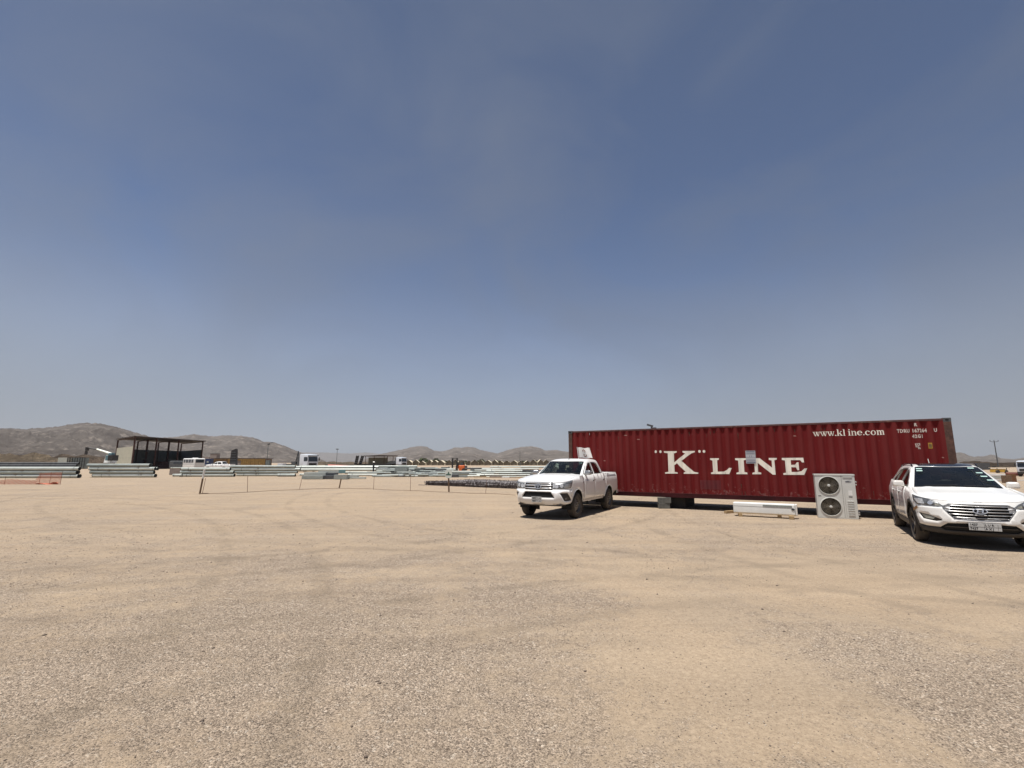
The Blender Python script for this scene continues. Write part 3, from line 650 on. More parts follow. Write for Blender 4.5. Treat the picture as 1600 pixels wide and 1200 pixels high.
# a sheet-metal notice hung over the lettering
nb = obj('notice_board', MB().box((6.832, -.012, 1.47), (.305, .012, .435)), mat('pale grey notice', (.42, .42, .45), .6, 0, .08), cont)
obj('notice_print', merge(*[MB().box((6.832, -.019, z), (.27, .002, h)) for z, h in ((1.655, .03), (1.605, .012), (1.575, .012), (1.37, .012), (1.335, .012), (1.285, .03))], *[MB().box((6.832 + dx, -.019, 1.50), (.012, .002, .06)) for dx in (-.03, .03)], MB().box((6.832, -.019, 1.463), (.30, .002, .008))), mat('grey notice print', (.13, .14, .19), .6), nb)
# scrapes, patch and small dents in the sheet
obj('repair_patch', patch(rect(5.12, .34, 5.82, .66), [], 99, lambda a, b: on_side(a, b, .0025), brk, dens=False), mat('fresh dark red patch', (.100, .006, .009), .5, 0, .12, 4), cont)
for cx, cz, w in ((2.45, 2.34, .16), (9.05, 2.27, .22), (8.86, 2.25, .10), (8.2, 2.16, .10), (11.885, 1.43, .05), (1.55, 1.35, .10), (2.95, 2.17, .14)):
    obj('scrape', patch([(cx - w / 2, cz), (cx - w / 4, cz + .018), (cx + w / 3, cz + .012), (cx + w / 2, cz - .01), (cx, cz - .014)], [], 99, lambda a, b: on_side(a, b, .0028), brk, dens=False), mat('bare scraped steel', (.36, .20, .17), .7, 0, .3, 20), cont)
for i in range(22):
    t_ = .6 + 11 * random.random(); z0 = random.choice([2.44, 2.40, .30, .55, .42, 2.3]); ln_ = random.uniform(.08, .30); w_ = random.uniform(.008, .02)
    obj('rust_run', patch([(t_ - w_, z0), (t_ + w_, z0), (t_ + w_ * .3, z0 - ln_), (t_ - w_ * .2, z0 - ln_ * .8)], [], 99, lambda a, b: on_side(a, b, .0022), brk, dens=False), RUN if i else globals().setdefault('RUN', mat('thin rust run', (.075, .030, .018), .85, 0, .3, 30)), cont)
e_ = Vector((math.cos(YAW), math.sin(YAW), 0)); n_ = Vector((-math.sin(YAW), math.cos(YAW), 0)); CO = Vector((2.36, 20.13, 0))
def cpos(t, back, z=0): v = CO + e_ * t + n_ * back; return (v.x, v.y, z)
# junk on the roof
j = obj('roof_lamp', merge(MB().tube((0, 0, 0), (0, 0, .10), .03), MB().box((-.06, 0, .14), (.22, .10, .07), mtx=Matrix.Rotation(R(18), 4, 'Y')), MB().box((.09, 0, .03), (.16, .1, .05))), M['steel_d'])
tag(j, 'small dark bracket lying on the edge of the container roof', 'bracket', loc=cpos(3.45, .15, .40 + 2.565), rz=YAW)
# block supports
g = 'concrete blocks under the container'
def block(loc, rz, lab, w=.40, d=.20, h=.20, m=None):
    o = obj('concrete_block', MB().box((0, 0, h / 2), (w, d, h)), m or M['concrete'], bevel=.008); tag(o, lab, 'block', g, loc, rz); return o
block(cpos(3.80, .02), YAW + R(28), 'grey concrete block on the sand, lower of the two propping the container')
block(cpos(3.82, .03, .2), YAW + R(22), 'grey concrete block touching the container, upper of the two propping it', .46)
for t, b_, w in ((11.6, .35, 'right front corner, behind the suv'), (11.6, 2.1, 'right back corner'), (.35, 2.1, 'left back corner'), (.45, .35, 'left front corner, behind the pickup')):
    block(cpos(t, b_), YAW, 'grey footing block under the container, ' + w, .40, .20, .39)
bb = block(cpos(4.15, 1.3), YAW, 'big footing coloured near black for the shade beside the propping blocks', .7, 1.9, .39, mat('footing with painted shade', (.025, .024, .022), .95, 0, .2))  # near-black colour paints in the deep shadow under the container

# ------------------------------------------------------------------ car bodies
class Shell:
    """lower body: a rounded plan outline, pushed in or out with height by front / side / rear profiles"""
    def __init__(s, xf, xr, hw, af, nf, ar, nr, df, ds, dr, taper=.0, tx0=-.3):
        pts = []
        for i in range(61):
            t = (i / 60) * math.pi / 2; c, q = math.cos(t), math.sin(t)
            pts.append((xf - af + af * max(0, c) ** (2 / nf), hw * max(0, q) ** (2 / nf)))
        n0 = len(pts); xa, xb = xf - af, xr + ar
        for i in range(1, 80):
            u = i / 80; pts.append((xa + (xb - xa) * u, hw - taper * (2 * u - 1) ** 4 * 0))
        for i in range(61):
            t = (i / 60) * math.pi / 2; c, q = math.cos(t), math.sin(t)
            pts.append((xb - ar * max(0, q) ** (2 / nr), hw * max(0, c) ** (2 / nr)))
        A = np.array(pts); tq = np.clip((tx0 - A[:, 0]) / (tx0 - xr), 0, 1); A[:, 1] *= 1 - taper * tq ** 2; seg = np.hypot(*np.diff(A, axis=0).T); ss = np.concatenate([[0], np.cumsum(seg)])
        s.S = ss[-1]; s.s = np.linspace(0, s.S, 500); s.X = np.interp(s.s, ss, A[:, 0]); s.Y = np.interp(s.s, ss, A[:, 1])
        tx = np.gradient(s.X); ty = np.gradient(s.Y); ln = np.hypot(tx, ty); s.NX = ty / ln; s.NY = -tx / ln
        s.NX[0], s.NY[0] = 1, 0; s.NX[-1], s.NY[-1] = -1, 0
        s.df, s.ds, s.dr = df, ds, dr; s.hw = hw; s.nfr = np.argmax(s.Y >= hw * .9995)
    def prof(s, p, z): return np.interp(z, [a for a, b in p], [b for a, b in p])
    def pt(s, q, z, off=0.0):
        sg = -1 if q < 0 else 1; q = abs(q)
        X, Y, NX, NY = (np.interp(q, s.s, a) for a in (s.X, s.Y, s.NX, s.NY))
        d = NX * NX * s.prof(s.df if NX > 0 else s.dr, z) + NY * NY * s.prof(s.ds, z) - off
        return (float(X - NX * d), float(sg * max(0, Y - NY * d)), float(z))
    def sx(s, x): return float(np.interp(-x, -s.X, s.s))
    def sy(s, y): return float(np.interp(abs(y), s.Y[:s.nfr + 1], s.s[:s.nfr + 1])) * (1 if y >= 0 else -1)
def archcut(sh, cx, r, z0, zc, n=16, side=1):
    """arc of points over a wheel opening, from front to rear"""
    a0 = math.asin(max(-1, min(1, (z0 - zc) / r)))
    return [(side * sh.sx(cx + r * math.cos(t)), zc + r * math.sin(t)) for t in [a0 + (math.pi - 2 * a0) * i / n for i in range(n + 1)]]
def wheel(parent, x, y, r, w, style, steer=0.0):
    sg = 1 if y > 0 else -1
    mt = Matrix.Translation((x, y, r)) @ Matrix.Rotation(steer, 4, 'Z') @ Matrix.Rotation(R(-90) * sg, 4, 'X')
    rr = r * .66 if style == 'steel' else r * .72
    h = w / 2
    ty = obj('tyre', MB().lathe([(rr, -h * .8), (r * .86, -h), (r * .955, -h * .82), (r, -h * .55), (r, h * .55), (r * .955, h * .82), (r * .86, h), (rr, h * .8)], 40, mt), M['tyre'], parent, smooth=True)
    m = M['rim_steel'] if style == 'steel' else M['rim_alloy']
    wh = obj('rim', MB().lathe([(rr, -h * .7), (rr, h * .80), (rr * .93, h * .84), (rr * .90, h * .55), (rr * .80, h * .30), (rr * .62, h * .38), (rr * .45, h * .62), (rr * .26, h * .66), (rr * .24, h * .78), (0.001, h * .78)] if style == 'steel' else [(rr, -h * .7), (rr, h * .82), (rr * .95, h * .86), (rr * .90, h * .55), (rr * .86, h * .1), (0.001, h * .05)], 36, mt), m, parent, smooth=True)
    if style == 'steel':
        b = MB()
        for i in range(12):
            a = 2 * math.pi * i / 12; b.prism(ellipse(0, 0, rr * .085, rr * .13, 8), h * .10, mt @ Matrix.Rotation(a, 4, 'Z') @ Matrix.Translation((rr * .73, 0, h * .30)) @ Matrix.Rotation(R(-18), 4, 'Y'))
        obj('vent_hole', b, M['gap'], wh)
        b = MB()
        for i in range(6): a = 2 * math.pi * i / 6; b.tube(mt @ Vector((rr * .34 * math.cos(a), rr * .34 * math.sin(a), h * .60)), mt @ Vector((rr * .34 * math.cos(a), rr * .34 * math.sin(a), h * .76)), .012, n=6)
        obj('wheel_nut', b, M['satin'], wh)
    else:
        for i in range(5):
            for dq in (-.13, .13):
                a = 2 * math.pi * i / 5 + .3
                sp = MB().add([(rr * .12, -.016, h * .60), (rr * .12, .016, h * .60), (rr * .93, .026 + dq * rr * .55, h * .80), (rr * .93, -.026 + dq * rr * .55, h * .80),
                               (rr * .12, -.02, h * .25), (rr * .12, .02, h * .25), (rr * .93, .03 + dq * rr * .55, h * .35), (rr * .93, -.03 + dq * rr * .55, h * .35)],
                              [(0, 1, 2, 3), (4, 7, 6, 5), (0, 3, 7, 4), (1, 5, 6, 2), (0, 4, 5, 1), (2, 6, 7, 3)], mt @ Matrix.Rotation(a, 4, 'Z'))
                obj('spoke', sp, m, wh)
        obj('hub_cap', MB().lathe([(.035, h * .5), (.05, h * .62), (.04, h * .70), (.001, h * .71)], 16, mt), M['satin'], wh, smooth=True)
def grid_mb(P, nu, nv, fn):
    mb = MB(); mb.v = [tuple(fn(i / nu, j / nv)) for i in range(nu + 1) for j in range(nv + 1)]
    mb.f = [(i * (nv + 1) + j, (i + 1) * (nv + 1) + j, (i + 1) * (nv + 1) + j + 1, i * (nv + 1) + j + 1) for i in range(nu) for j in range(nv)]
    return mb
class Cab:
    """greenhouse: half profile (y, z) from roof centre down to the belt, swept along x"""
    def __init__(s, prof, xm, Lh, plan=.05, rx=None):
        p = [np.array(q, float) for q in prof]
        for _ in range(3):
            n = [p[0]]
            for a, b in zip(p, p[1:]): n += [a * .75 + b * .25, a * .25 + b * .75]
            n.append(p[-1]); p = n
        A = np.array(p); seg = np.hypot(*np.diff(A, axis=0).T); s.b = np.concatenate([[0], np.cumsum(seg)]); s.A = A; s.B = s.b[-1]; s.xm, s.Lh, s.plan, s.rx = xm, Lh, plan, rx or (lambda x: 0)
    def pt(s, x, sg, off=0.0):
        b = min(abs(sg), s.B); y = float(np.interp(b, s.b, s.A[:, 0])); z = float(np.interp(b, s.b, s.A[:, 1]))
        b2 = max(0, b - .01); b3 = min(s.B, b + .01); dy = float(np.interp(b3, s.b, s.A[:, 0]) - np.interp(b2, s.b, s.A[:, 0])); dz = float(np.interp(b3, s.b, s.A[:, 1]) - np.interp(b2, s.b, s.A[:, 1])); ln = math.hypot(dy, dz) or 1
        y += off * (-dz / ln); z += off * (dy / ln)
        y -= y * s.plan * ((x - s.xm) / s.Lh) ** 2; top = (z - s.A[-1, 1]) / (s.A[0, 1] - s.A[-1, 1])
        return (x, math.copysign(y, sg) if sg else y, z + s.rx(x) * top)
    def bz(s, z): return float(np.interp(-z, -s.A[:, 1], s.b))
    def by(s, y): 
        k = np.argmax(s.A[:, 0]); return float(np.interp(y, s.A[:k + 1, 0], s.b[:k + 1]))

def build_car(spec, root, lod=False):
    c = spec; sh, cab = c['shell'], c['cab']; pm = c['paint']
    zb, zs = c['zbot'], c['zs']
    P = lambda poly, off=0, holes=(), cell=.09: patch(poly, list(holes), cell, lambda a, b: sh.pt(a, b, off))
    for sd in (1, -1):       # side panels
        for nm, poly, holes in c['side'](sd): 
            poly = [(sd * a, b) for a, b in poly]
            p_ = obj(nm, P(poly, 0, [[(sd * a, b) for a, b in h] for h in holes]), pm, root, smooth=True, solid=.012)
            if nm.endswith('door'):
                hx = c['handles'][0 if nm == 'front_door' else 1]
                obj('handle', merge(MB().box(Vector(sh.pt(sd * sh.sx(hx), c['hz'], .030)), (.19, .020, .030)), MB().box(Vector(sh.pt(sd * sh.sx(hx + .07), c['hz'], .014)), (.03, .03, .026)), MB().box(Vector(sh.pt(sd * sh.sx(hx - .07), c['hz'], .014)), (.03, .03, .026))), M['chrome'] if c['hchrome'] else pm, p_, bevel=.006)
                obj('handle_recess', P([(sd * sh.sx(hx) + q[0], q[1]) for q in ellipse(0, c['hz'] - .01, .085, .035, 12)], .0035, cell=.05), M['clad'], p_)
    # dark inner shell, slightly inside, that the gaps show
    inner = MB()
    arches = c['arch']
    ss = np.linspace(-sh.S, sh.S, 150); zz = np.linspace(zb + .04, 1.0, 12)
    mb = MB()
    for q in ss:
        x = sh.pt(q, .7)[0]
        for z in zz:
            zt = zs(x, abs(q)) - .03; zq = zb + .04 + (zt - zb - .04) * (z - zz[0]) / (zz[-1] - zz[0]); mb.v.append(sh.pt(q, zq, -.03))
    def inarch(f):
        v = np.mean([mb.v[i] for i in f], axis=0); return any(math.hypot(v[0] - ax, v[2] - az) < ar + .075 for ax, az, ar in arches)
    nz_ = len(zz)
    fs = [(i * nz_ + j, (i + 1) * nz_ + j, (i + 1) * nz_ + j + 1, i * nz_ + j + 1) for i in range(len(ss) - 1) for j in range(nz_ - 1)]
    mb.f = [f for f in fs if not inarch(f)]
    und = obj('underbody', merge(mb, MB().box(((c['xf'] + c['xr']) / 2 - .0, 0, zb + .14), (c['xf'] - c['xr'] - .5, 2 * sh.hw - .62, .16)), MB().box(((arches[0][0] + arches[1][0]) / 2, 0, zb + .10), (arches[0][0] - arches[1][0] - 2 * arches[0][2] - .06, 2 * sh.hw - .2, .10))), M['gap'], root)
    for ax, az, ar in arches:
        for sd in (1, -1):
            q = MB()
            for i in range(17):
                t = math.pi * i / 16 * 1.16 - .25
                xx_ = ax + (ar + .006) * math.cos(t); yo = abs(sh.pt(sh.sx(xx_), .6)[1]) - .016
                for yy in (yo, sh.hw - .36): q.v.append((xx_, sd * yy, az + (ar + .006) * math.sin(t)))
            q.f = [(2 * i, 2 * i + 1, 2 * i + 3, 2 * i + 2) for i in range(16)]
            obj('wheel_arch_liner', q, M['gap'], root)
            obj('mudflap', MB().box((ax - ar - .0, sd * (sh.hw - .15), az - .12), (.02, .24, .26)), M['black'], root) if c.get('flaps') else None
    # bonnet and wing tops: rows straight across from edge to edge
    s1 = sh.sx(c['cowl']); cr = c['crown']
    srow = list(np.linspace(0, sh.sy(sh.hw * .82), 10)) + list(np.linspace(sh.sy(sh.hw * .82), s1, 26))[1:]
    def hood(i, q, off=0.0):
        s_ = srow[i]; x, y, z = sh.pt(s_, 1.0); x0 = sh.pt(s_, .6)[0]; z = zs(x, s_); x, y, z = sh.pt(s_, z)
        dist = sh.pt(0, zs(9, 0))[0] - x
        c_ = cr * (1 - math.exp(-dist / .22)); k = 1 - abs(q) ** 2.4
        bow = c['bow'] * (1 - abs(q) ** 1.5) * max(0, (dist / (sh.pt(0, 1)[0] - c['cowl']))) ** 6
        crease = .012 * math.exp(-((abs(q) - .60) / .06) ** 2) * min(1, dist / .4)
        return (x + bow, q * y, z + c_ * k + crease + off)
    def hoodpart(q0, q1, name, n=12, mtl=pm, off=0, i0=0):
        m_ = MB(); nr = len(srow)
        for i in range(i0, nr):
            for j in range(n + 1): m_.v.append(hood(i, q0 + (q1 - q0) * j / n, off))
        m_.f = [(i * (n + 1) + j, (i + 1) * (n + 1) + j, (i + 1) * (n + 1) + j + 1, i * (n + 1) + j + 1) for i in range(nr - 1 - i0) for j in range(n)]
        return obj(name, m_, mtl, root, smooth=True, solid=.01)
    hoodpart(-.917, .917, 'bonnet', 26); hoodpart(.923, 1.0, 'front_wing', 4); hoodpart(-1.0, -.923, 'front_wing', 4)
    hoodpart(-.965, .965, 'bonnet_gap', 8, M['gap'], -.022)
    # greenhouse
    W = c['wind']; yb_, zb_ = cab.pt(W['xb'], cab.B)[1:]
    def bott(v): return Vector((W['xb'] + W['bb'] * (1 - v * v), v * yb_, zb_ + .015 + .02 * (1 - v * v)))
    bs = cab.bz(W['zt'])
    def topp(v):
        sg = math.copysign(bs * abs(v), v); x = W['xt'] + W['bt'] * (1 - v * v); return Vector(cab.pt(x, sg))
    def ws(v, t, off=0.0):
        a, b = bott(v), topp(v); p_ = a.lerp(b, t); d = (b - a).normalized(); nrm = Vector((abs(d.z), 0, -d.x if d.x < 0 else d.x)).normalized()
        return p_ + nrm * (W['bulge'] * math.sin(math.pi * t) * (1 - v * v * .6) + off)
    G = W['glass']
    obj('windscreen', grid_mb(None, 24, 10, lambda u, t: ws(-.90 + 1.80 * u, .05 + .88 * t, .002)), G, root, smooth=True)
    frame = patch(rect(-1, 0, 1, 1), [rect(-.955, .085, .955, .925)], .09, lambda a, b: ws(a * .925, b * .97, -.004)); obj('windscreen_surround', frame, M['gloss_black'], root, smooth=True)
    for sd in (1, -1): obj('pillar', grid_mb(None, 12, 3, lambda u, v: ws(sd * (.915 + .085 * v), u, .004 * (1 - v))), pm, root, smooth=True)
    obj('roof_edge', grid_mb(None, 20, 2, lambda u, v: ws(-1 + 2 * u, .955 + .045 * v, .006 * (1 - v))), M['gloss_black'] if c.get('roof_panel') else pm, root, smooth=True)
    obj('cowl', grid_mb(None, 20, 3, lambda u, t: (lambda p_: (p_.x + .02 + .17 * t * (1 - (2 * u - 1) ** 2 * .3), p_.y, p_.z + .004 - .02 * t))(bott(-.97 + 1.94 * u))), M['black'], root)
    for k in (0, 1):
        v0, v1 = (-.70, -.02) if k == 0 else (.10, .78)
        obj('wiper', MB().poly([tuple(ws(v0 + (v1 - v0) * i / 6, .05 + .03 * i / 6, .02)) for i in range(7)], .009, 5), M['black'], root)
    # roof and side frame with window openings
    Rr = c['rear']; bsr = cab.bz(Rr['zt'])
    front = [(W['xb'], -cab.B)] + [(W['xt'] + W['bt'] * (1 - v * v), math.copysign(bs * abs(v), v)) for v in np.linspace(-1, 1, 21)] + [(W['xb'], cab.B)]
    back = [(Rr['xb'], cab.B)] + [(Rr['xt'] - Rr['bt'] * (1 - v * v), math.copysign(bsr * abs(v), v)) for v in np.linspace(1, -1, 17)] + [(Rr['xb'], -cab.B)]
    wins = []
    for nm, wp in c['windows']:
        for sd in (1, -1): wins.append((nm, [(x, sd * cab.bz(z)) for x, z in wp]))
    obj('cab_frame', patch(front + back, [w for _, w in wins], .08, lambda a, b: cab.pt(a, b)), pm, root, smooth=True, solid=.03)
    for nm, wp in wins:
        cx = sum(p_[0] for p_ in wp) / len(wp); cy = sum(p_[1] for p_ in wp) / len(wp)
        big = [(cx + (x - cx) * 1.02, cy + (y - cy) * 1.03) for x, y in wp]; small = [(cx + (x - cx) * .93, cy + (y - cy) * .92) for x, y in wp]
        g_ = obj(nm, patch(big, [], .1, lambda a, b: cab.pt(a, b, -.016)), c['side_glass'], root, smooth=True)
        obj('window_seal', patch([(cx + (x - cx) * 1.035, cy + (y - cy) * 1.05) for x, y in wp], [small], .1, lambda a, b: cab.pt(a, b, .003)), M['black'], g_)
    # roof skin in another colour
    if c.get('roof_panel'):
        x0, x1, yy = c['roof_panel']; b_ = cab.by(yy)
        outline = [(W['xt'] + W['bt'] * (1 - (v * .9) ** 2) - .012, b_ * v) for v in np.linspace(-1, 1, 13)] + [(x1, b_), (x1, -b_)]
        obj('roof_glass', patch(outline, [], .09, lambda a, b: cab.pt(a, b, .006)), M['gloss_black'], root, smooth=True)
    if c.get('rails'):
        for sd in (1, -1):
            x0, x1, yy = c['rails']; b_ = cab.by(yy)
            pts = [Vector(cab.pt(x0 + (x1 - x0) * i / 14, sd * b_, .0)) + Vector((0, 0, .045 * min(1, math.sin(math.pi * i / 14) * 4))) for i in range(15)]
            obj('roof_rail', MB().poly(pts, .016, 8), M['gloss_black'], root, smooth=True)
    # shoulder between lower body and greenhouse
    for sd in (1, -1):
        xs_ = np.linspace(W['xb'] + .03, Rr['xb'] + .02, 30); m_ = MB()
        for x in xs_:
            a_ = sh.pt(sd * sh.sx(x), zs(x, 0) - .004); b_ = cab.pt(x, sd * cab.bz(zs(x, 0) - .004)); m_.v += [a_, tuple((Vector(a_) + Vector(b_)) / 2 + Vector((0, 0, .006))), b_]
        m_.f = [(3 * i + j, 3 * i + 3 + j, 3 * i + 4 + j, 3 * i + 1 + j) for i in range(len(xs_) - 1) for j in (0, 1)]
        obj('shoulder', m_, pm, root, smooth=True)
    # rear window
    def rw(v, t, off=0):
        a = Vector((Rr['xb'] - Rr['bb'] * (1 - v * v), v * cab.pt(Rr['xb'], cab.B)[1], Rr.get('zb', zb_))); b = Vector(cab.pt(Rr['xt'] - Rr['bt'] * (1 - v * v), math.copysign(bsr * abs(v), v))); return a.lerp(b, t) + Vector((-off, 0, off * .3))
    obj('rear_frame', patch(rect(-1, -.0, 1, 1), [rect(-.86, .16, .86, .88)], .1, lambda a, b: rw(a, b)), pm, root, smooth=True)
    obj('rear_window', grid_mb(None, 12, 6, lambda u, t: rw(-.87 + 1.74 * u, .15 + .74 * t, -.006)), c['side_glass'], root, smooth=True)
    # mirrors
    for sd in (1, -1):
        mx, mz = c['mirror']; y = abs(sh.pt(sh.sx(mx), mz - .1)[1]); yy = y + .085
        mbx = MB().box((0, 0, 0), (.12, .23, .145), taper=.86); o = obj('mirror', mbx, c['mirror_mat'], root, bevel=.056, seg=4, smooth=True); o.location = (mx, sd * yy, mz); o.rotation_euler = (0, 0, sd * R(-12))
        obj('mirror_glass', MB().box((-.068, 0, 0), (.006, .20, .12)), M['chrome'], o)
        obj('mirror_arm', MB().box((-.01, -sd * .13, -.055), (.07, .14, .05)), M['black'], o, bevel=.01)
    # inside
    sx_ = c['seat_x']; zf = c['seat_z']
    obj('dashboard', MB().box((W['xb'] - .22, 0, zb_ - .10), (.55, 2 * sh.hw - .36, .22)), M['black'], root, bevel=.04)
    obj('cabin_floor', MB().box(((W['xb'] + Rr['xb']) / 2, 0, zb_ - .30), (W['xb'] - Rr['xb'], 2 * sh.hw - .3, .04)), M['gap'], root)
    for sd in (1, -1):
        st = obj('seat', MB().box((sx_, sd * .37, zf), (.16, .48, .62), mtx=Matrix.Rotation(R(-12), 4, 'Y'), taper=.8), M['seat'], root, bevel=.05, seg=3, smooth=True)
        obj('headrest', MB().box((sx_ - .12, sd * .37, zf + .40), (.10, .26, .17)), M['seat'], st, bevel=.04, seg=3, smooth=True)
    be = obj('rear_bench', MB().box((c['bench_x'], 0, zf - .03), (.16, 1.25, .56), mtx=Matrix.Rotation(R(-14), 4, 'Y')), M['seat'], root, bevel=.05, seg=3)
    for yq in (-.4, 0, .4): obj('headrest', MB().box((c['bench_x'] - .10, yq, zf + .32), (.09, .22, .13)), M['seat_light'] if c.get('pale_rest') else M['seat'], be, bevel=.03)
    obj('steering_wheel', MB().lathe([(.19, -.012), (.205, 0), (.19, .012), (.178, 0)], 24, Matrix.Translation((W['xb'] - .52, .37, zb_ + .03)) @ Matrix.Rotation(R(-62), 4, 'Y'), close=True), M['black'], root)
    obj('rear_view_mirror', MB().box(tuple(ws(0, .86, -.07)), (.02, .22, .06)), M['black'], root, bevel=.01)
    for x, y, st in c['wheels']:
        e = bpy.data.objects.new('wheel', None); COL.objects.link(e); e.parent = root
        wheel(e, x, y, c['wr'], c['ww'], c['style'], st)

# ---- white pickup
def pk_zs(x, s=0): return float(np.interp(x, [-2.7, -1.06, -1.0, 1.0, 1.6, 2.07, 2.2, 2.5, 2.75], [1.30, 1.30, 1.305, 1.295, 1.25, 1.18, 1.155, 1.112, 1.096]))
pk_sh = Shell(2.68, -2.62, .915, .62, 2.9, .30, 5, df=[(.40, .16), (.46, .07), (.56, .015), (.66, 0), (.80, .01), (.86, .05), (.90, .075), (1.05, .10), (1.14, .16), (1.3, .22)],
              ds=[(.40, .10), (.50, .045), (.62, .015), (.75, .0), (.90, .004), (1.0, .0), (1.10, .008), (1.2, .03), (1.30, .062)], dr=[(.4, .1), (.55, .02), (.9, .0), (1.3, .03)])
pk_cab = Cab([(0, 1.825), (.25, 1.823), (.50, 1.812), (.645, 1.785), (.70, 1.71), (.735, 1.60), (.785, 1.45), (.845, 1.27)], -.0, 1.1, .035, rx=lambda x: -.085 * max(0, (x + .1) / .52) ** 2 - .02 * max(0, (-x - .4) / .6) ** 2)
FA, RA = 1.675, -1.41
def pk_side(sd):
    S = pk_sh.sx; fz = .40
    fr = archcut(pk_sh, FA, .47, .50, fz); rr_ = archcut(pk_sh, RA, .47, .52, fz)
    x1 = 1.075
    def top(xa, xb, n=8): return [(S(xa + (xb - xa) * i / n), pk_zs(xa + (xb - xa) * i / n)) for i in range(n + 1)]
    fender = [(S(FA + .455), .52)] + [q for q in fr if q[0] > S(FA + .46)] + [(S(FA - .47), .50), (S(x1), .50), (S(x1), pk_zs(x1))] + top(x1, 2.18)[1:] + [(S(2.24), .98), (S(2.22), .93), (S(2.15), .88), (S(2.14), .56)]
    fender = [(S(2.14), .56)] + [q for q in fr if q[1] > .55 or q[0] > S(FA)] + [(S(x1), .50), (S(x1), pk_zs(x1))] + top(x1, 2.14)[1:]
    d1 = [(S(x1 - .008), .50), (S(.085), .50), (S(.06), pk_zs(0)), (S(x1 - .008), pk_zs(x1))]
    a = [q for q in archcut(pk_sh, RA, .48, .52, fz) if pk_sh.X[0] and True]
    d2 = [(S(.075), .50), (S(-.88), .50)] + [(S(-.93), .62), (S(-1.0), .80), (S(-1.035), .95), (S(-1.035), pk_zs(-1)), (S(.05), pk_zs(0))]
    rearq = [(S(-.89), .50)] + [q for q in rr_] + [(S(-2.05), .62), (S(-2.38), .66), (S(-2.50), .72), (S(-2.56) + .02, pk_zs(-2.5) - .0), (S(-1.043), pk_zs(-1)), (S(-1.043), .95), (S(-1.01), .80), (S(-.94), .62)]
    sill = [(S(1.18), .445), (S(-.90), .445), (S(-.89), .492), (S(1.17), .492)]
    return [('front_fender', fender, []), ('front_door', d1, []), ('rear_door', d2, []), ('bed_side', rearq, []), ('sill', sill, [])]
pickup = thing('pickup_truck', 'white double cab pickup with a flag behind its cab, at the red container left end', 'pickup', (2.074, 17.07, 0), R(-119.3))
pk_spec = dict(shell=pk_sh, cab=pk_cab, paint=M['paint'], zbot=.42, zs=pk_zs, side=pk_side, handles=(.20, -.83), hz=1.115, hchrome=True,
    arch=[(FA, .40, .47), (RA, .40, .47)], cowl=1.07, crown=.045, bow=.16, xf=2.68, xr=-2.62, flaps=True,
    wind=dict(xb=1.02, bb=.20, xt=.30, bt=.13, zt=1.745, bulge=.02, glass=M['glass_p']), side_glass=M['glass_p'],
    rear=dict(xb=-1.02, bb=.02, xt=-.80, bt=.03, zt=1.74),
    windows=[('front_window', [(.78, 1.315), (.62, 1.44), (.40, 1.585), (.22, 1.665), (.06, 1.685), (.02, 1.315)]), ('rear_side_window', [(-.10, 1.315), (-.075, 1.688), (-.45, 1.675), (-.62, 1.63), (-.74, 1.50), (-.80, 1.33), (-.78, 1.315)])],
    mirror=(.86, 1.36), mirror_mat=M['satin'], seat_x=.02, seat_z=1.12, bench_x=-.72, pale_rest=True,
    wheels=[(FA, .79, 0), (FA, -.79, 0), (RA, .79, 0), (RA, -.79, 0)], wr=.385, ww=.25, style='steel')
build_car(pk_spec, pickup)
def PF(poly, off=0, holes=(), cell=.08): return patch([(pk_sh.sy(y) if isinstance(y, float) or isinstance(y, int) else y[0], z) for y, z in poly], [[(pk_sh.sy(y), z) for y, z in h] for h in holes], cell, lambda a, b: pk_sh.pt(a, b, off))
S_ = pk_sh.sx
# front bumper with lower intake and fog recesses
E_ = S_(2.148)
def sym(p): return p + [(-a, b) for a, b in p[::-1]]
sy = pk_sh.sy
bump = [(E_, .56), (E_, .87), (sy(.80), .875), (sy(.62), .875), (sy(.48), .87), (0.0, .865)]
bump = [(a, b) for a, b in bump] + [(-a, b) for a, b in bump[::-1][1:]] + [(-E_, .56), (-E_ + .02, .47), (-sy(.6), .44), (0.0, .43), (sy(.6), .44), (E_ - .02, .47)]
hole1 = [(-sy(.43), .822), (sy(.43), .822), (sy(.545), .645), (-sy(.545), .645)]
fogs = [[(sd * a, b) for a, b in [(sy(.68), .79), (sy(.86), .79), (sy(.90) + .10, .56), (sy(.80), .545)]] for sd in (1, -1)]
obj('front_bumper', patch(bump, [hole1] + fogs, .07, lambda a, b: pk_sh.pt(a, b, .012)), M['paint'], pickup, smooth=True, solid=.02)
obj('lower_grille', patch([(-sy(.56), .84), (sy(.56), .84), (sy(.56), .62), (-sy(.56), .62)], [], .1, lambda a, b: pk_sh.pt(a, b, -.035)), M['gap'], pickup)
for k in range(5): obj('grille_slat', patch([(-sy(.49), .665 + k * .028), (sy(.49), .665 + k * .028), (sy(.49), .673 + k * .028), (-sy(.49), .673 + k * .028)], [], .2, lambda a, b: pk_sh.pt(a, b, -.03)), M['black'], pickup, solid=.02)
for f in fogs:
    cx = sum(a for a, b in f) / 4; r_ = obj('fog_lamp_recess', patch([(cx + (a - cx) * 1.15, .66 + (b - .66) * 1.12) for a, b in f], [], .06, lambda a, b: pk_sh.pt(a, b, -.02)), M['black'], pickup)
    obj('fog_lamp', patch(ellipse(cx, .62, .04, .036, 12), [], .05, lambda a, b: pk_sh.pt(a, b, -.012)), M['lamp_dark'], r_)
obj('bumper_underside', MB().box((2.36, 0, .425), (.36, 1.45, .05)), M['black'], pickup, bevel=.01)
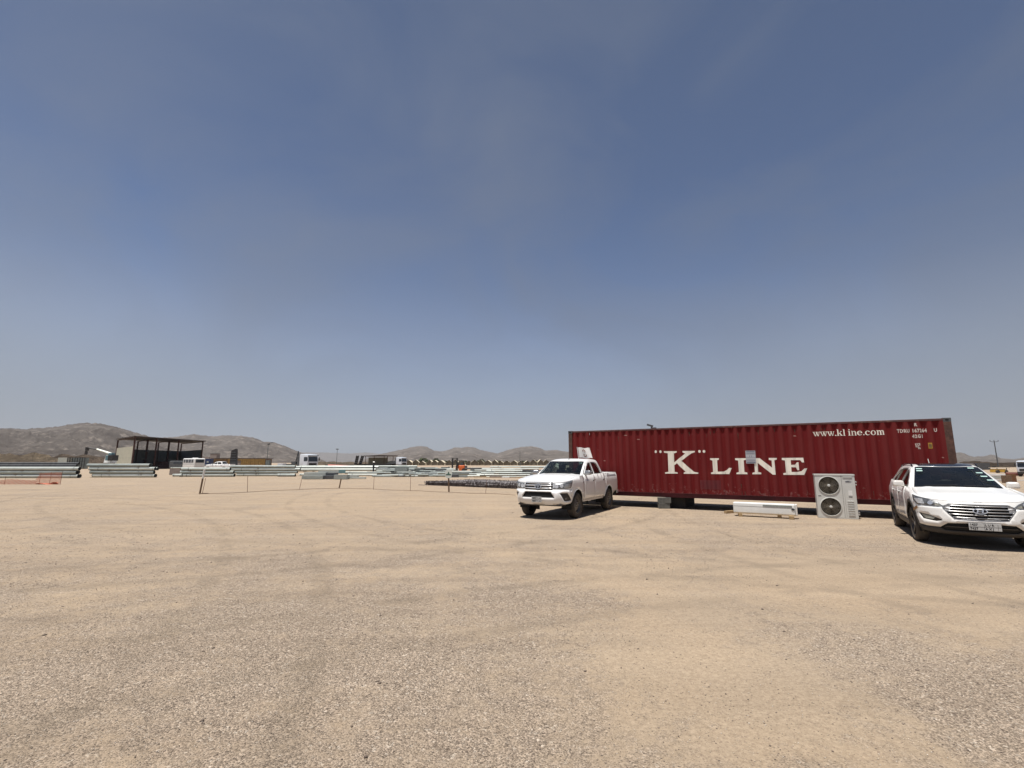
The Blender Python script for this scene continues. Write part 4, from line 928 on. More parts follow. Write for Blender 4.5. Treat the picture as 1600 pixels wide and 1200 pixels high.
# grille, bars, emblem
gt = lambda y: 1.085 + .02 * (abs(y) / .5) ** 2
obj('grille', patch([(sy(-.50), .875), (0.0, .87), (sy(.50), .875), (sy(.50), 1.10), (0.0, 1.09), (sy(-.50), 1.10)], [], .08, lambda a, b: pk_sh.pt(a, b, -.035)), M['gap'], pickup)
for z0, h_, o_ in ((1.070, .022, .028), (.990, .034, .022), (.912, .030, .022)):
    obj('grille_bar', patch([(-sy(.475), z0), (-sy(.2), z0 - .003), (sy(.2), z0 - .003), (sy(.475), z0), (sy(.475), z0 + h_), (sy(.2), z0 + h_ - .003), (-sy(.2), z0 + h_ - .003), (-sy(.475), z0 + h_)], [], .08, lambda a, b: pk_sh.pt(a, b, o_)), M['chrome'], pickup, smooth=True, solid=.03)
em = obj('emblem', patch(ellipse(0, .975, .108, .078, 28), [ellipse(0, .975, .088, .060, 28)], .05, lambda a, b: pk_sh.pt(a, b, .045)), M['chrome'], pickup, solid=.012)
obj('emblem_back', patch(ellipse(0, .975, .10, .072, 24), [], .05, lambda a, b: pk_sh.pt(a, b, .036)), M['gap'], em)
obj('emblem_loop', merge(patch(ellipse(0, .997, .055, .024, 20), [ellipse(0, .997, .043, .014, 20)], .05, lambda a, b: pk_sh.pt(a, b, .046)), patch(ellipse(0, .972, .024, .050, 20), [ellipse(0, .972, .014, .040, 20)], .05, lambda a, b: pk_sh.pt(a, b, .047))), M['chrome'], em, solid=.008)
for sd in (1, -1):
    hp = [(sd * a, b) for a, b in [(sy(.47), .905), (sy(.56), .90), (sy(.74), .905), (S_(2.24), .93), (S_(2.16), 1.02), (S_(2.07), 1.165), (S_(2.20), 1.125), (sy(.72), 1.085), (sy(.47), 1.075)]]
    hl = obj('headlight', patch(hp, [], .06, lambda a, b: pk_sh.pt(a, b, .008)), M['lamp_dark'], pickup, smooth=True, solid=.03)
    for (yy, z, a_, b_) in ((.60, .985, .07, .062), (.745, 1.0, .062, .058)):
        obj('lamp', patch([(sd * q[0], q[1]) for q in ellipse(sy(yy), z, a_, b_, 16)], [], .05, lambda a, b: pk_sh.pt(a, b, .014)), M['lamp_glass'], hl, smooth=True)
    obj('lamp', patch([(sd * q[0], q[1]) for q in [(sy(.49), .93), (sy(.535), .93), (sy(.535), 1.055), (sy(.49), 1.055)]], [], .05, lambda a, b: pk_sh.pt(a, b, .014)), M['lamp_glass'], hl)
    obj('lamp', patch([(sd * q[0], q[1]) for q in [(sy(.80), .93), (S_(2.28), .945), (S_(2.17), 1.06), (sy(.82), 1.06)]], [], .05, lambda a, b: pk_sh.pt(a, b, .013)), M['satin'], hl)
    # wing edge strip between light and bonnet, side badge, bed stripe lettering, arch lips
    obj('front_corner', patch([(sd * a, b) for a, b in [(E_, .87), (S_(2.145), 1.155), (S_(2.07), 1.172), (S_(2.15), 1.02), (S_(2.235), .925), (sy(.78), .895)]], [], .06, lambda a, b: pk_sh.pt(a, b, .0)), M['paint'], pickup, smooth=True)
    st = obj('side_stripe', patch([(sd * a, b) for a, b in rect(S_(-1.25), 1.205, S_(-2.35), 1.255)], [], .1, lambda a, b: pk_sh.pt(a, b, .003)), mat('grey side decal', (.30, .30, .32), .5, 0, .5, 40), pickup)
    obj('arch_lip', merge(*[MB().poly([pk_sh.pt(sd * a, b, .004) for a, b in archcut(pk_sh, x, .475, .50, .40, 14)], .010, 6) for x in (FA, RA)]), M['paint'], pickup, smooth=True)
    obj('door_badge', patch([(sd * a, b) for a, b in rect(S_(.98), 1.09, S_(.62), 1.15)], [], .1, lambda a, b: pk_sh.pt(a, b, .002)), mat('faint grey lettering', (.42, .42, .46), .5, 0, .6, 70), pickup)
    obj('side_indicator', patch([(sd * a, b) for a, b in rect(S_(1.20), 1.05, S_(1.12), 1.075)], [], .1, lambda a, b: pk_sh.pt(a, b, .004)), M['ink'], pickup)
def filler(sh, zsf, s0, s1, z0, m, par):
    for sd in (1, -1):
        ss_ = np.linspace(s0, s1, 24); poly = [(sd * s0, z0), (sd * s1, z0)] + [(sd * s_, zsf(sh.pt(s_, 1.0)[0], s_) - .002) for s_ in ss_[::-1]]
        obj('nose_panel', patch(poly, [], .08, lambda a, b: sh.pt(a, b, -.007)), m, par, smooth=True)
filler(pk_sh, pk_zs, sy(.47), S_(2.10), .86, M['paint'], pickup)
# number plate
pl = obj('number_plate', MB().box((2.735, 0, .592), (.014, .335, .165)), M['plate'], pickup, bevel=.004)
def plate_text(par, x, lines, m=M['ink']):
    for s_, y, z, sz in lines:
        t = text_mb(s_, sz, .002, .95); b = MB(); b.v = [(x, y + v[0], z + v[1]) for v in t.v]; b.f = t.f; obj('plate_lettering', b, m, par)
plate_text(pl, 2.7435, [('4887', -.145, .610, .075), ('4887', -.145, .527, .075), ('T J R', .02, .610, .06), ('T J R', .02, .527, .06)])
obj('plate_lines', merge(MB().box((2.7432, 0, .592), (.001, .325, .005)), MB().box((2.7432, .0, .592), (.001, .005, .155)), MB().box((2.7432, .145, .592), (.001, .004, .155))), M['ink'], pl)
# load bed
bed = MB(); qs = [pk_sh.sx(-1.06) + (pk_sh.S - pk_sh.sx(-1.06)) * i / 30 for i in range(31)]; ring = [q for q in qs] + [-q for q in qs[::-1]][1:] if False else qs
for sd in (1, -1):
    cap = MB(); inn = MB()
    for q in qs:
        cap.v += [pk_sh.pt(sd * q, 1.30, .004), pk_sh.pt(sd * q, 1.318, -.015), pk_sh.pt(sd * q, 1.318, -.055), pk_sh.pt(sd * q, 1.29, -.06)]
        a_ = pk_sh.pt(sd * q, 1.30, -.05); inn.v += [a_, (a_[0], a_[1], .86)]
    cap.f = [(4 * i + j, 4 * i + 4 + j, 4 * i + 5 + j, 4 * i + 1 + j) for i in range(30) for j in range(3)]; inn.f = [(2 * i, 2 * i + 2, 2 * i + 3, 2 * i + 1) for i in range(30)]
    obj('bed_rail', cap, M['paint'], pickup, smooth=True); obj('bed_inner_wall', inn, M['paint'], pickup)
tg = [(pk_sh.sx(-2.55) + .03, .72), (pk_sh.S, .72), (pk_sh.S, 1.30), (pk_sh.sx(-2.55) + .03, 1.30)]
obj('tailgate', merge(*[patch([(sd * a, b) for a, b in tg], [], .1, lambda a, b: pk_sh.pt(a, b)) for sd in (1, -1)]), M['paint'], pickup)
obj('bed_floor', MB().box((-1.82, 0, .85), (1.5, 1.62, .03)), M['paint'], pickup); obj('bed_bulkhead', MB().box((-1.075, 0, 1.08), (.03, 1.66, .44)), M['paint'], pickup)
obj('cab_back', MB().box((-1.03, 0, 1.05), (.03, 1.60, .50)), M['paint'], pickup)
rb = obj('rear_bumper', MB().box((-2.62, 0, .60), (.16, 1.72, .16)), M['chrome'], pickup, bevel=.03)
for sd in (1, -1): obj('tail_light', patch([(sd * a, b) for a, b in rect(pk_sh.sx(-2.52), .84, pk_sh.sx(-2.60), 1.22)], [], .1, lambda a, b: pk_sh.pt(a, b, .008)), mat('red lamp', (.45, .02, .02), .2), pickup)
obj('aerial', MB().tube(pk_cab.pt(.22, .02, .0), Vector(pk_cab.pt(.22, .02, 0)) + Vector((-.05, 0, .05)), .018, .006), M['black'], pickup)
obj('windscreen_sticker', MB().box((.46, .56, 1.655), (.03, .09, .035), mtx=Matrix.Rotation(R(35), 4, 'Y')), M['sticker'], pickup)
obj('exhaust_box', MB().box((.6, .3, .36), (.9, .25, .10)), M['satin'], pickup, bevel=.03)

# ---- white SUV
def sv_zs(x, s=0): return float(np.interp(x, [-2.5, -1.9, -1.0, .9, 1.05, 1.4, 1.8, 2.1, 2.3, 2.5], [1.22, 1.215, 1.19, 1.135, 1.125, 1.08, 1.03, .975, .925, .885]))
sv_sh = Shell(2.47, -2.43, .945, .80, 2.55, .40, 4, df=[(.20, .20), (.28, .11), (.36, .05), (.46, .01), (.55, .0), (.62, .015), (.75, .03), (.85, .06), (.92, .10), (1.0, .14), (1.2, .2)],
              ds=[(.20, .10), (.30, .05), (.42, .015), (.55, .0), (.72, .008), (.85, .0), (.96, .004), (1.05, .02), (1.13, .055), (1.22, .085)], dr=[(.3, .1), (.5, .02), (.9, .0), (1.2, .06)], taper=.085)
sv_cab = Cab([(0, 1.672), (.25, 1.67), (.48, 1.655), (.60, 1.625), (.655, 1.56), (.70, 1.46), (.785, 1.32), (.875, 1.10)], -.5, 1.9, .09, rx=lambda x: -.085 * max(0, (x + .3) / .56) ** 2 - .07 * max(0, (-x - .9) / 1.0) ** 2)
FB_, RB_ = 1.51, -1.29
def sv_side(sd):
    S = sv_sh.sx; fz = .37
    def top(xa, xb, n=10): return [(S(xa + (xb - xa) * i / n), sv_zs(xa + (xb - xa) * i / n)) for i in range(n + 1)]
    fr = archcut(sv_sh, FB_, .475, .40, fz); rr_ = archcut(sv_sh, RB_, .475, .40, fz)
    fender = [(S(1.975), .43)] + fr[1:] + [(S(.905), .40), (S(.905), sv_zs(.905))] + top(.905, 1.86)[1:] + [(S(1.90), .90), (S(2.02), .81), (S(1.99), .70)]
    d1 = [(S(.897), .40), (S(-.085), .40), (S(-.085), sv_zs(-.1))] + top(-.085, .897)[1:]
    d2 = [(S(-.093), .40), (S(-.80), .40), (S(-.86), .55), (S(-1.02), .74), (S(-1.09), .86), (S(-1.09), sv_zs(-1.09))] + top(-1.09, -.093)[1:]
    q = [(S(-.81), .40)] + rr_ + [(S(-1.78), .40), (S(-2.2), .44), (sv_sh.S, .46), (sv_sh.S, 1.21)] + top(-2.25, -1.10) + [(S(-1.10), .86), (S(-1.03), .73), (S(-.87), .55)]
    return [('front_fender', fender, []), ('front_door', d1, []), ('rear_door', d2, []), ('rear_quarter', q, [])]
suv = thing('suv', 'white suv with black roof and dark windscreen at the right edge, nose to the viewer', 'car', (10.49, 11.755, 0), R(-121.5))
sv_spec = dict(shell=sv_sh, cab=sv_cab, paint=M['paint_suv'], zbot=.24, zs=sv_zs, side=sv_side, handles=(.12, -.85), hz=1.0, hchrome=False,
    arch=[(FB_, .37, .47), (RB_, .37, .47)], cowl=1.02, crown=.032, bow=.20, xf=2.47, xr=-2.43,
    wind=dict(xb=.96, bb=.24, xt=.10, bt=.16, zt=1.60, bulge=.03, glass=M['glass_s']), side_glass=M['glass_d'], roof_panel=(0, -1.55, .50), rails=(.02, -1.75, .60),
    rear=dict(xb=-2.33, bb=.05, xt=-1.98, bt=.10, zt=1.55),
    windows=[('front_window', [(.62, 1.165), (.50, 1.26), (.22, 1.43), (.02, 1.51), (-.06, 1.525), (-.08, 1.165)]), ('rear_side_window', [(-.16, 1.165), (-.14, 1.53), (-.55, 1.535), (-.98, 1.51), (-1.06, 1.195)]), ('quarter_window', [(-1.14, 1.21), (-1.08, 1.505), (-1.45, 1.46), (-1.72, 1.38), (-1.85, 1.27), (-1.80, 1.235)])],
    mirror=(.64, 1.195), mirror_mat=M['paint_suv'], seat_x=-.10, seat_z=.98, bench_x=-.95,
    wheels=[(FB_, .82, 0), (FB_, -.82, 0), (RB_, .82, 0), (RB_, -.82, 0)], wr=.37, ww=.235, style='alloy')
build_car(sv_spec, suv)
sy2, S2 = sv_sh.sy, sv_sh.sx
def SP(poly, off=0, holes=(), cell=.06): return patch(poly, list(holes), cell, lambda a, b: sv_sh.pt(a, b, off))
gh_ = [(sy2(.445), .872), (sy2(.56), .815), (sy2(.545), .765), (sy2(.40), .578), (0.0, .568)]; gh_ = [(0.0, .868)] + gh_ + [(-a, b) for a, b in gh_[::-1][1:]]
filler(sv_sh, sv_zs, sy2(.44), S2(1.87), .74, M['paint_suv'], suv); filler(sv_sh, sv_zs, 0.0, sy2(.46), .872, M['paint_suv'], suv)
bl = [(S2(1.985), .43), (S2(1.992), .70), (S2(2.035), .808), (sy2(.70), .795), (sy2(.53), .80), (sy2(.46), .885), (0.0, .885)]
bl = bl + [(-a, b) for a, b in bl[::-1][1:]] + [(-sy2(.80), .40), (-sy2(.62), .395), (-sy2(.50), .485), (0.0, .515), (sy2(.50), .485), (sy2(.62), .395), (sy2(.80), .40)]
fogp = [[(sd * a, b) for a, b in [(sy2(.885), .655), (sy2(.76), .628), (sy2(.58), .555), (sy2(.565), .530), (sy2(.66), .505), (sy2(.84), .535)]] for sd in (1, -1)]
obj('front_bumper', SP(bl, .006, [gh_] + fogp), M['paint_suv'], suv, smooth=True, solid=.02)
obj('grille', SP([(a * 1.04, .72 + (b - .72) * 1.05) for a, b in gh_], -.045), M['gap'], suv)
for k in range(5):
    z = .835 - k * .057; w_ = [.475, .545, .515, .465, .415][k]
    obj('grille_bar', SP([(-sy2(w_), z - .004), (0.0, z - .010), (sy2(w_), z - .004), (sy2(w_ - .012), z + .012), (0.0, z + .006), (-sy2(w_ - .012), z + .012)], .004), M['satin'], suv, smooth=True, solid=.03)
obj('grille_rim', SP([(a * 1.0, .72 + (b - .72) * 1.0) for a, b in gh_], .010, [[(a * .98, .72 + (b - .72) * .955) for a, b in gh_]]), M['satin'], suv, solid=.02)
em = obj('emblem', SP(ellipse(0, .745, .110, .058, 28), .036, [ellipse(0, .745, .094, .044, 28)], .05), M['chrome'], suv, solid=.012)
obj('emblem_letter', merge(SP([(-.055, .712), (-.036, .712), (-.016, .776), (-.038, .776)], .031, cell=.5), SP([(.020, .712), (.042, .712), (.058, .776), (.036, .776)], .031, cell=.5), SP([(-.034, .737), (.034, .747), (.034, .756), (-.034, .746)], .0315, cell=.5)), M['chrome'], em, solid=.006)
obj('lower_intake', SP([(-sy2(.66), .52), (sy2(.66), .52), (sy2(.80), .30), (-sy2(.80), .30)], -.05), M['gap'], suv)
obj('intake_bar', SP([(-sy2(.52), .425), (sy2(.52), .425), (sy2(.56), .405), (-sy2(.56), .405)], -.005), M['clad'], suv, solid=.02)
obj('lower_lip', SP([(-S2(1.985), .425), (-sy2(.80), .395), (-sy2(.64), .385), (-sy2(.55), .33), (sy2(.55), .33), (sy2(.64), .385), (sy2(.80), .395), (S2(1.985), .425), (S2(1.985), .30), (sy2(.6), .255), (-sy2(.6), .255), (-S2(1.985), .30)], .004), M['clad'], suv, smooth=True, solid=.02)
obj('skid_strip', SP([(-sy2(.42), .312), (sy2(.42), .312), (sy2(.44), .302), (-sy2(.44), .302)], .012), M['clad'], suv)
for sd in (1, -1):
    f = fogp[0 if sd == 1 else 1]; cx = sum(a for a, b in f) / 6
    pod = obj('fog_lamp_pod', SP([(cx + (a - cx) * 1.05, .585 + (b - .585) * 1.08) for a, b in f], -.02), M['gloss_black'], suv)
    obj('fog_lamp', SP([(sd * a, b) for a, b in [(sy2(.865), .636), (sy2(.76), .612), (sy2(.665), .575), (sy2(.70), .545), (sy2(.80), .548)]], -.006), M['lamp_fog'], pod)
    hp = [(sd * a, b) for a, b in [(sy2(.525), .808), (sy2(.62), .800), (sy2(.74), .805), (S2(2.03), .818), (S2(1.915), .905), (S2(1.86), 1.012), (S2(1.98), .992), (sy2(.76), .945), (sy2(.62), .885), (sy2(.535), .828)]]
    hl = obj('headlight', SP(hp, .008), M['lamp_dark'], suv, smooth=True, solid=.03)
    obj('lamp', SP([(sd * a, b) for a, b in ellipse(sy2(.725), .868, .050, .040, 14)], .015), M['chrome'], hl)
    obj('lamp', SP([(sd * a, b) for a, b in [(sy2(.80), .835), (S2(2.06), .845), (S2(1.95), .935), (sy2(.83), .945)]], .013), M['lamp_glass'], hl)
    obj('lamp', SP([(sd * a, b) for a, b in [(sy2(.56), .815), (sy2(.66), .815), (sy2(.66), .868), (sy2(.60), .845)]], .013), M['lamp_fog'], hl)
    obj('lamp_rim', SP([(a, b) for a, b in hp], .011, [[(sum(q[0] for q in hp) / 10 + (a - sum(q[0] for q in hp) / 10) * .93, .885 + (b - .885) * .86) for a, b in hp]]), M['satin'], hl)
    # cladding along the sills and round the wheels
    ar1 = archcut(sv_sh, FB_, .466, .24, .37, 18); ar1o = archcut(sv_sh, FB_, .525, .24, .37, 18); ar2 = archcut(sv_sh, RB_, .466, .24, .37, 18); ar2o = archcut(sv_sh, RB_, .525, .24, .37, 18)
    for a_, b_ in ((ar1, ar1o), (ar2, ar2o)): obj('arch_cladding', SP([(sd * p_[0], p_[1]) for p_ in a_ + b_[::-1]], .010, cell=.1), M['clad'], suv, smooth=True, solid=.02)
    obj('sill_cladding', SP([(sd * a, b) for a, b in rect(S2(1.02), .25, S2(-.80), .405)], .006, cell=.12), M['clad'], suv, smooth=True, solid=.02)
    obj('tape', SP([(sd * a, b) for a, b in [(S2(2.06), .79), (S2(1.90), .72), (S2(1.90), .665), (S2(2.06), .735)]], .022), M['amber'], suv) if sd == -1 else None
    dk = obj('door_lettering', MB(), mat('grey door lettering', (.35, .35, .37), .6), suv) if False else None
# printed words on the doors, too small to read in the photograph, follow the same rows
for sd in (-1, 1):
    for x0, x1, z0, z1, dens in ((.62, .12, .83, .90, 9), (-.20, -.75, .83, .90, 9), (.55, -.70, .74, .775, 18)):
        parts = []; 
        n = dens
        for i in range(n):
            if (i * 7) % 5 == 3: continue
            a = x0 + (x1 - x0) * i / n; b = a + (x1 - x0) / n * .7
            parts.append(SP([(sd * sv_sh.sx(a), z0), (sd * sv_sh.sx(b), z0), (sd * sv_sh.sx(b), z1), (sd * sv_sh.sx(a), z1)], .003, cell=.5))
        obj('door_lettering', merge(*parts), mat('grey door lettering', (.38, .37, .40), .6), suv)
pl = obj('number_plate', MB().box((2.492, .03, .448), (.014, .47, .135)), M['plate'], suv, bevel=.004)
plate_text(pl, 2.5005, [('1437', -.19, .468, .062), ('7437', -.19, .394, .062), ('L U R', .03, .468, .058), ('A X J', .03, .394, .058)])
obj('plate_lines', merge(MB().box((2.5002, .03, .448), (.001, .455, .004)), MB().box((2.5002, .02, .448), (.001, .004, .125)), MB().box((2.5002, .215, .448), (.001, .004, .125))), M['ink'], pl)
for (v, t, a) in ((-.80, .80, 0), (-.79, .70, 0), (.60, .84, 0), (.70, .62, 0), (.72, .46, 0), (.78, .30, 0)):
    W = sv_spec['wind']; yb_, zb_ = sv_cab.pt(W['xb'], sv_cab.B)[1:]
    A_ = Vector((W['xb'] + W['bb'] * (1 - v * v), v * yb_, zb_ + .015 + .02 * (1 - v * v))); B_ = Vector(sv_cab.pt(W['xt'] + W['bt'] * (1 - v * v), math.copysign(sv_cab.bz(W['zt']) * abs(v), v)))
    C_ = A_.lerp(B_, t) + Vector((.045, 0, .045)); d_ = (B_ - A_).normalized() * .022; w_ = Vector((-.01 * v, .055, 0))
    obj('windscreen_sticker', MB().add([C_ - w_ - d_, C_ + w_ - d_, C_ + w_ + d_, C_ - w_ + d_], [(0, 1, 2, 3)]), M['sticker'], suv)
rear = [(sv_sh.sx(-2.3), .46), (sv_sh.S, .46), (sv_sh.S, 1.20), (sv_sh.sx(-2.3), 1.20)]
obj('aerial', MB().tube(sv_cab.pt(-1.7, .02, 0), Vector(sv_cab.pt(-1.7, .02, 0)) + Vector((-.12, 0, .16)), .006), M['steel_b'], suv)

# ---- flag behind the pickup's cab
fl = thing('flag', 'small white flag with a round brown emblem, standing behind the cab of the pickup', 'flag', (0, 0, 0))
fx, fy = 3.12, 18.52
k = 17.8
fl.location = (wx(907.2, 18.3), 18.3, 1.1)
p0 = Vector((0, 0, 0)); tip = Vector((wx(902.3, 18.3) - wx(907.2, 18.3) , 0, wz(698.5, 18.3) - 1.1)); bt = Vector((.01, 0, 0))
obj('pole', MB().tube(bt, tip, .014, n=8), M['white_plain'], fl)
def flag_pt(u, v):
    base = bt.lerp(tip, .62 + .36 * v); return base + Vector((.04 + .50 * u + .03 * (1 - v) * u, .05 * math.sin(u * 7 + v * 1.5) * u, -.035 * u + .018 * math.sin(u * 9)))
flag_lo = (wz(715.3, 18.3) - 1.1) / tip.z
def flag_pt(u, v):
    base = bt.lerp(tip, flag_lo + (.985 - flag_lo) * v); return base + Vector((.03 + .45 * u + .06 * (1 - v) * u, .05 * math.sin(u * 7 + v * 1.5) * u, -.02 * u + .014 * math.sin(u * 9)))
obj('cloth', grid_mb(None, 18, 10, flag_pt), M['cloth'], fl, smooth=True)
em = MB()
for (cu, cv, r0, a0, a1) in ((.43, .68, .15, -60, 215), (.47, .30, .15, 120, 395)):
    for k_ in range(12):
        a = R(a0 + (a1 - a0) * k_ / 12); b = R(a0 + (a1 - a0) * (k_ + 1) / 12); q = []
        for ang, rr in ((a, r0), (b, r0), (b, r0 * .55), (a, r0 * .55)):
            p_ = flag_pt(cu + rr * .75 * math.cos(ang), cv + rr * math.sin(ang) * 1.1); q.append(p_ + Vector((0, -.006, 0)))
        em.add(q, [(0, 1, 2, 3)])
obj('emblem', em, M['logo_brown'], fl)

# ------------------------------------------------------------------ air conditioner outdoor unit
AC_G = mat('dusty cream ac casing', (.56, .56, .53), .55, 0, .05, 5)
ac = thing('condensing_unit', 'tall cream air conditioner outdoor unit with two round fans standing before the red container', 'air conditioner', (9.49, 15.23, 0), R(-26.5))
AW, AD, AH = 1.03, .37, 1.33
fans = [(.352, .985), (.352, .345)]; FR = .272
obj('casing', merge(patch(rect(0, .03, AW, AH - .03), [ellipse(u, z, FR, FR, 30) for u, z in fans], .2, lambda a, b: (a, 0, b)),
    MB().box((AW / 2, AD / 2, AH - .018), (AW + .02, AD + .02, .036)), MB().box((AW / 2, AD / 2, .02), (AW, AD, .03)), MB().box((.006, AD / 2, AH / 2), (.012, AD - .004, AH - .07)), MB().box((AW - .006, AD / 2, AH / 2), (.012, AD - .004, AH - .07)), MB().box((AW / 2, AD - .01, AH / 2), (AW - .03, .012, AH - .07))), AC_G, ac)
for u, z in fans:
    mt = Matrix.Translation((u, 0, z)) @ Matrix.Rotation(R(90), 4, 'X')
    f = obj('fan_guard', merge(MB().lathe([(FR + .016, -.002), (FR + .012, .016), (FR - .004, .018), (FR - .012, -.03)], 40, mt)), AC_G, ac, smooth=True)
    ribs = MB()
    for r_ in (.07, .12, .17, .215, .25): ribs.lathe([(r_ - .0018, .004), (r_ + .0018, .004), (r_ + .0018, .007), (r_ - .0018, .007)], 30, mt, close=True)
    g_ = obj('guard_ring', ribs, mat('brown fan grille wire', (.18, .15, .11), .6), f)
    sp = MB()
    for i in range(36):
        a = 2 * math.pi * i / 36; a2 = a + .28; sp.tube(mt @ Vector((.05 * math.cos(a), .05 * math.sin(a), .010)), mt @ Vector((FR * math.cos(a2), FR * math.sin(a2), .008)), .0022, n=4)
    w_ = obj('guard_spoke', sp, g_.data.materials[0], f); w_['kind'] = 'stuff'
    obj('fan_centre', MB().lathe([(.042, .0), (.042, .016), (.03, .022), (.001, .022)], 18, mt), AC_G, f, smooth=True)
    bl_ = MB()
    for i in range(5):
        a = 2 * math.pi * i / 5; q = lambda r_, t, d: mt @ Vector((r_ * math.cos(t), r_ * math.sin(t), d))
        bl_.add([q(.05, a, -.04), q(.05, a + .7, -.09), q(FR - .02, a + .95, -.09), q(FR - .015, a + .1, -.03)], [(0, 1, 2, 3)])
    obj('fan_blade', bl_, mat('dark fan blade', (.045, .04, .032), .6), f); f.children[-1]['kind'] = 'stuff'
obj('coil', MB().box((.37, .22, AH / 2), (.68, .01, AH - .1)), M['gap'], ac)
obj('panel_seam', merge(MB().box((.690, -.0015, AH / 2), (.006, .002, AH - .08)), MB().box((.74, -.0015, .42), (.003, .002, .7))), M['clad'], ac)
for k in range(7): obj('louvre', MB().box((.87, -.007, .115 + k * .068), (.17, .014, .020)), AC_G, ac, bevel=.004)
obj('louvre', MB().box((.85, -.007, 1.245), (.24, .014, .022)), AC_G, ac, bevel=.004)
bd = obj('maker_badge', MB().prism(ellipse(0, 0, .085, .030, 18), .003, Matrix.Translation((.862, -.001, 1.115)) @ Matrix.Rotation(R(90), 4, 'X')), mat('grey badge', (.30, .30, .31), .5), ac)
obj('badge_print', merge(MB().box((.845, -.006, 1.115), (.085, .002, .018)), ), M['steel_d'], bd)
obj('paper_label', MB().box((.885, -.003, .77), (.10, .003, .15)), M['white_plain'], ac)
obj('dark_sticker', MB().box((.885, -.003, .655), (.085, .003, .016)), M['ink'], ac); obj('dark_sticker', MB().box((.085, -.003, .67), (.075, .003, .016)), M['ink'], ac)
for z, r_ in ((1.10, .018), (1.02, .022), (.13, .016), (.19, .014)): obj('valve', merge(MB().tube((AW, .12, z), (AW + .05, .12, z), r_, n=8), MB().box((AW + .045, .12, z), (.02, .04, .04))), M['chrome'] if z < .5 else AC_G, ac)
# ------------------------------------------------------------------ air conditioner indoor unit lying on timbers
su = thing('indoor_unit', 'long white air conditioner indoor unit lying on timber offcuts beside the outdoor unit', 'air conditioner', (7.10, 15.76, .105), R(-32.2))
UW, UD, UH = 1.79, .26, .325
UNIT = mat('white unit casing', (.72, .73, .71), .45, 0, .04, 5, spots=(.55, .52, .46), spot_amt=.32)
obj('casing', MB().box((UW / 2 - .03, UD / 2, UH / 2), (UW - .07, UD, UH)), UNIT, su, bevel=.035, seg=4, smooth=True)
obj('end_cap', MB().box((UW - .035, UD / 2, UH / 2), (.05, UD + .006, UH + .006)), M['white_plain'], su, bevel=.02, seg=3)
obj('front_seam', MB().box((UW / 2 - .04, -.0015, UH * .66), (UW - .12, .003, .005)), M['clad'], su)
g_ = obj('air_outlet', MB().box((UW * .70, -.002, UH * .80), (UW * .44, .006, .052)), mat('grey green louvre shade', (.19, .22, .20), .6, 0, .2, 20), su)
for k in range(3): obj('vane', MB().box((UW * .70, -.008, UH * .75 + k * .017), (UW * .44, .008, .003)), UNIT, g_)
obj('knob', MB().prism(ellipse(0, 0, .045, .028, 14), .012, Matrix.Translation((UW - .12, 0, UH * .53)) @ Matrix.Rotation(R(90), 4, 'X')), M['ink'], su)
obj('bottom_edge', MB().box((UW / 2, .05, -.006), (UW - .1, .16, .010)), M['timber'], su)
g = 'timber offcuts under the indoor unit'
def timber(px, py, Ln, ang, lab, w=.10, h=.085):
    y = EYE * 745 * .987 / 745; o = obj('timber_offcut', MB().box((0, 0, h / 2), (Ln, w, h)), M['timber'], bevel=.004); tag(o, lab, 'timber', g, (px, py, 0), R(ang)); return o
timber(7.32, 16.55, .42, 30, 'timber offcut sticking out past the left end of the white indoor unit')
timber(7.32, 15.78, .50, 68, 'timber offcut poking out under the left front of the white indoor unit', .11)
timber(8.48, 14.93, .45, 62, 'pale square timber end under the right front of the white indoor unit', .13, .10)
timber(8.35, 15.35, .60, 60, 'timber offcut wholly beneath the right half of the white indoor unit')

# ------------------------------------------------------------------ boundary posts, rope, netting, signboard
def stick(name, px0, py0, px1, py1, r, m, lab, cat, group=None, square=False):
    y = EYE / (-(wz(py0, 1) - EYE)); x0 = wx(px0, y); x1 = wx(px1, y); z1 = wz(py1, y)
    o = obj(name, MB().tube((0, 0, -.1), (x1 - x0, 0, z1), r, r * .9, 4 if square else 6), m); tag(o, lab, cat, group, (x0, y, 0)); return o, y
st = thing('stake', 'thick brown timber stake with a white painted top at the rope line left end', 'stake', (wx(317, 26.3), 26.3, 0))
dx = wx(321, 26.3) - wx(317, 26.3); zt = wz(733, 26.3); zm = wz(747.5, 26.3); k = zm / zt
obj('shaft', MB().tube((0, 0, -.1), (dx * k, 0, zm), .052, .050, 4), M['timber_old'], st); obj('painted_top', MB().tube((dx * k, 0, zm), (dx, 0, zt), .055, .055, 4), M['white_plain'], st)
g = 'thin rods of the rope line'
rods = [(321, 771, 324, 747, 'thin dark rod standing just right of the white topped stake'), (391, 769, 389, 744, 'thin rod in the rope line, before the long galvanised pole stack'), (470.5, 765, 473.5, 748, 'thin rod in the rope line, left of the grey steel bundle'),
        (585.5, 765, 585.8, 743, 'thin rod in the rope line, below the distant worker'), (642.5, 767, 642.6, 742, 'thin rod in the rope line, midway between worker and green signboard'), (759, 771.5, 761, 748, 'thin rod in the rope line, in front of the rebar pile')]
for a, b, c_, d_, lab in rods: stick('rod', a, b, c_, d_, .012, M['rust'], lab, 'rod', g)
stick('stake', 532, 763, 534.5, 748, .045, M['timber_old'], 'brown timber stake in front of the grey steel bundle with the blue green label', 'stake', None, True)
o = obj('plank', MB().box((0, 0, .02), (.30, .14, .04)), M['timber_old']); tag(o, 'short dark plank lying at the foot of the white topped stake', 'plank', loc=(wx(325, 26.6), 26.6, 0))
def G2(px, py): y = EYE / (-(wz(py, 1) - EYE)); return (wx(px, y), y)
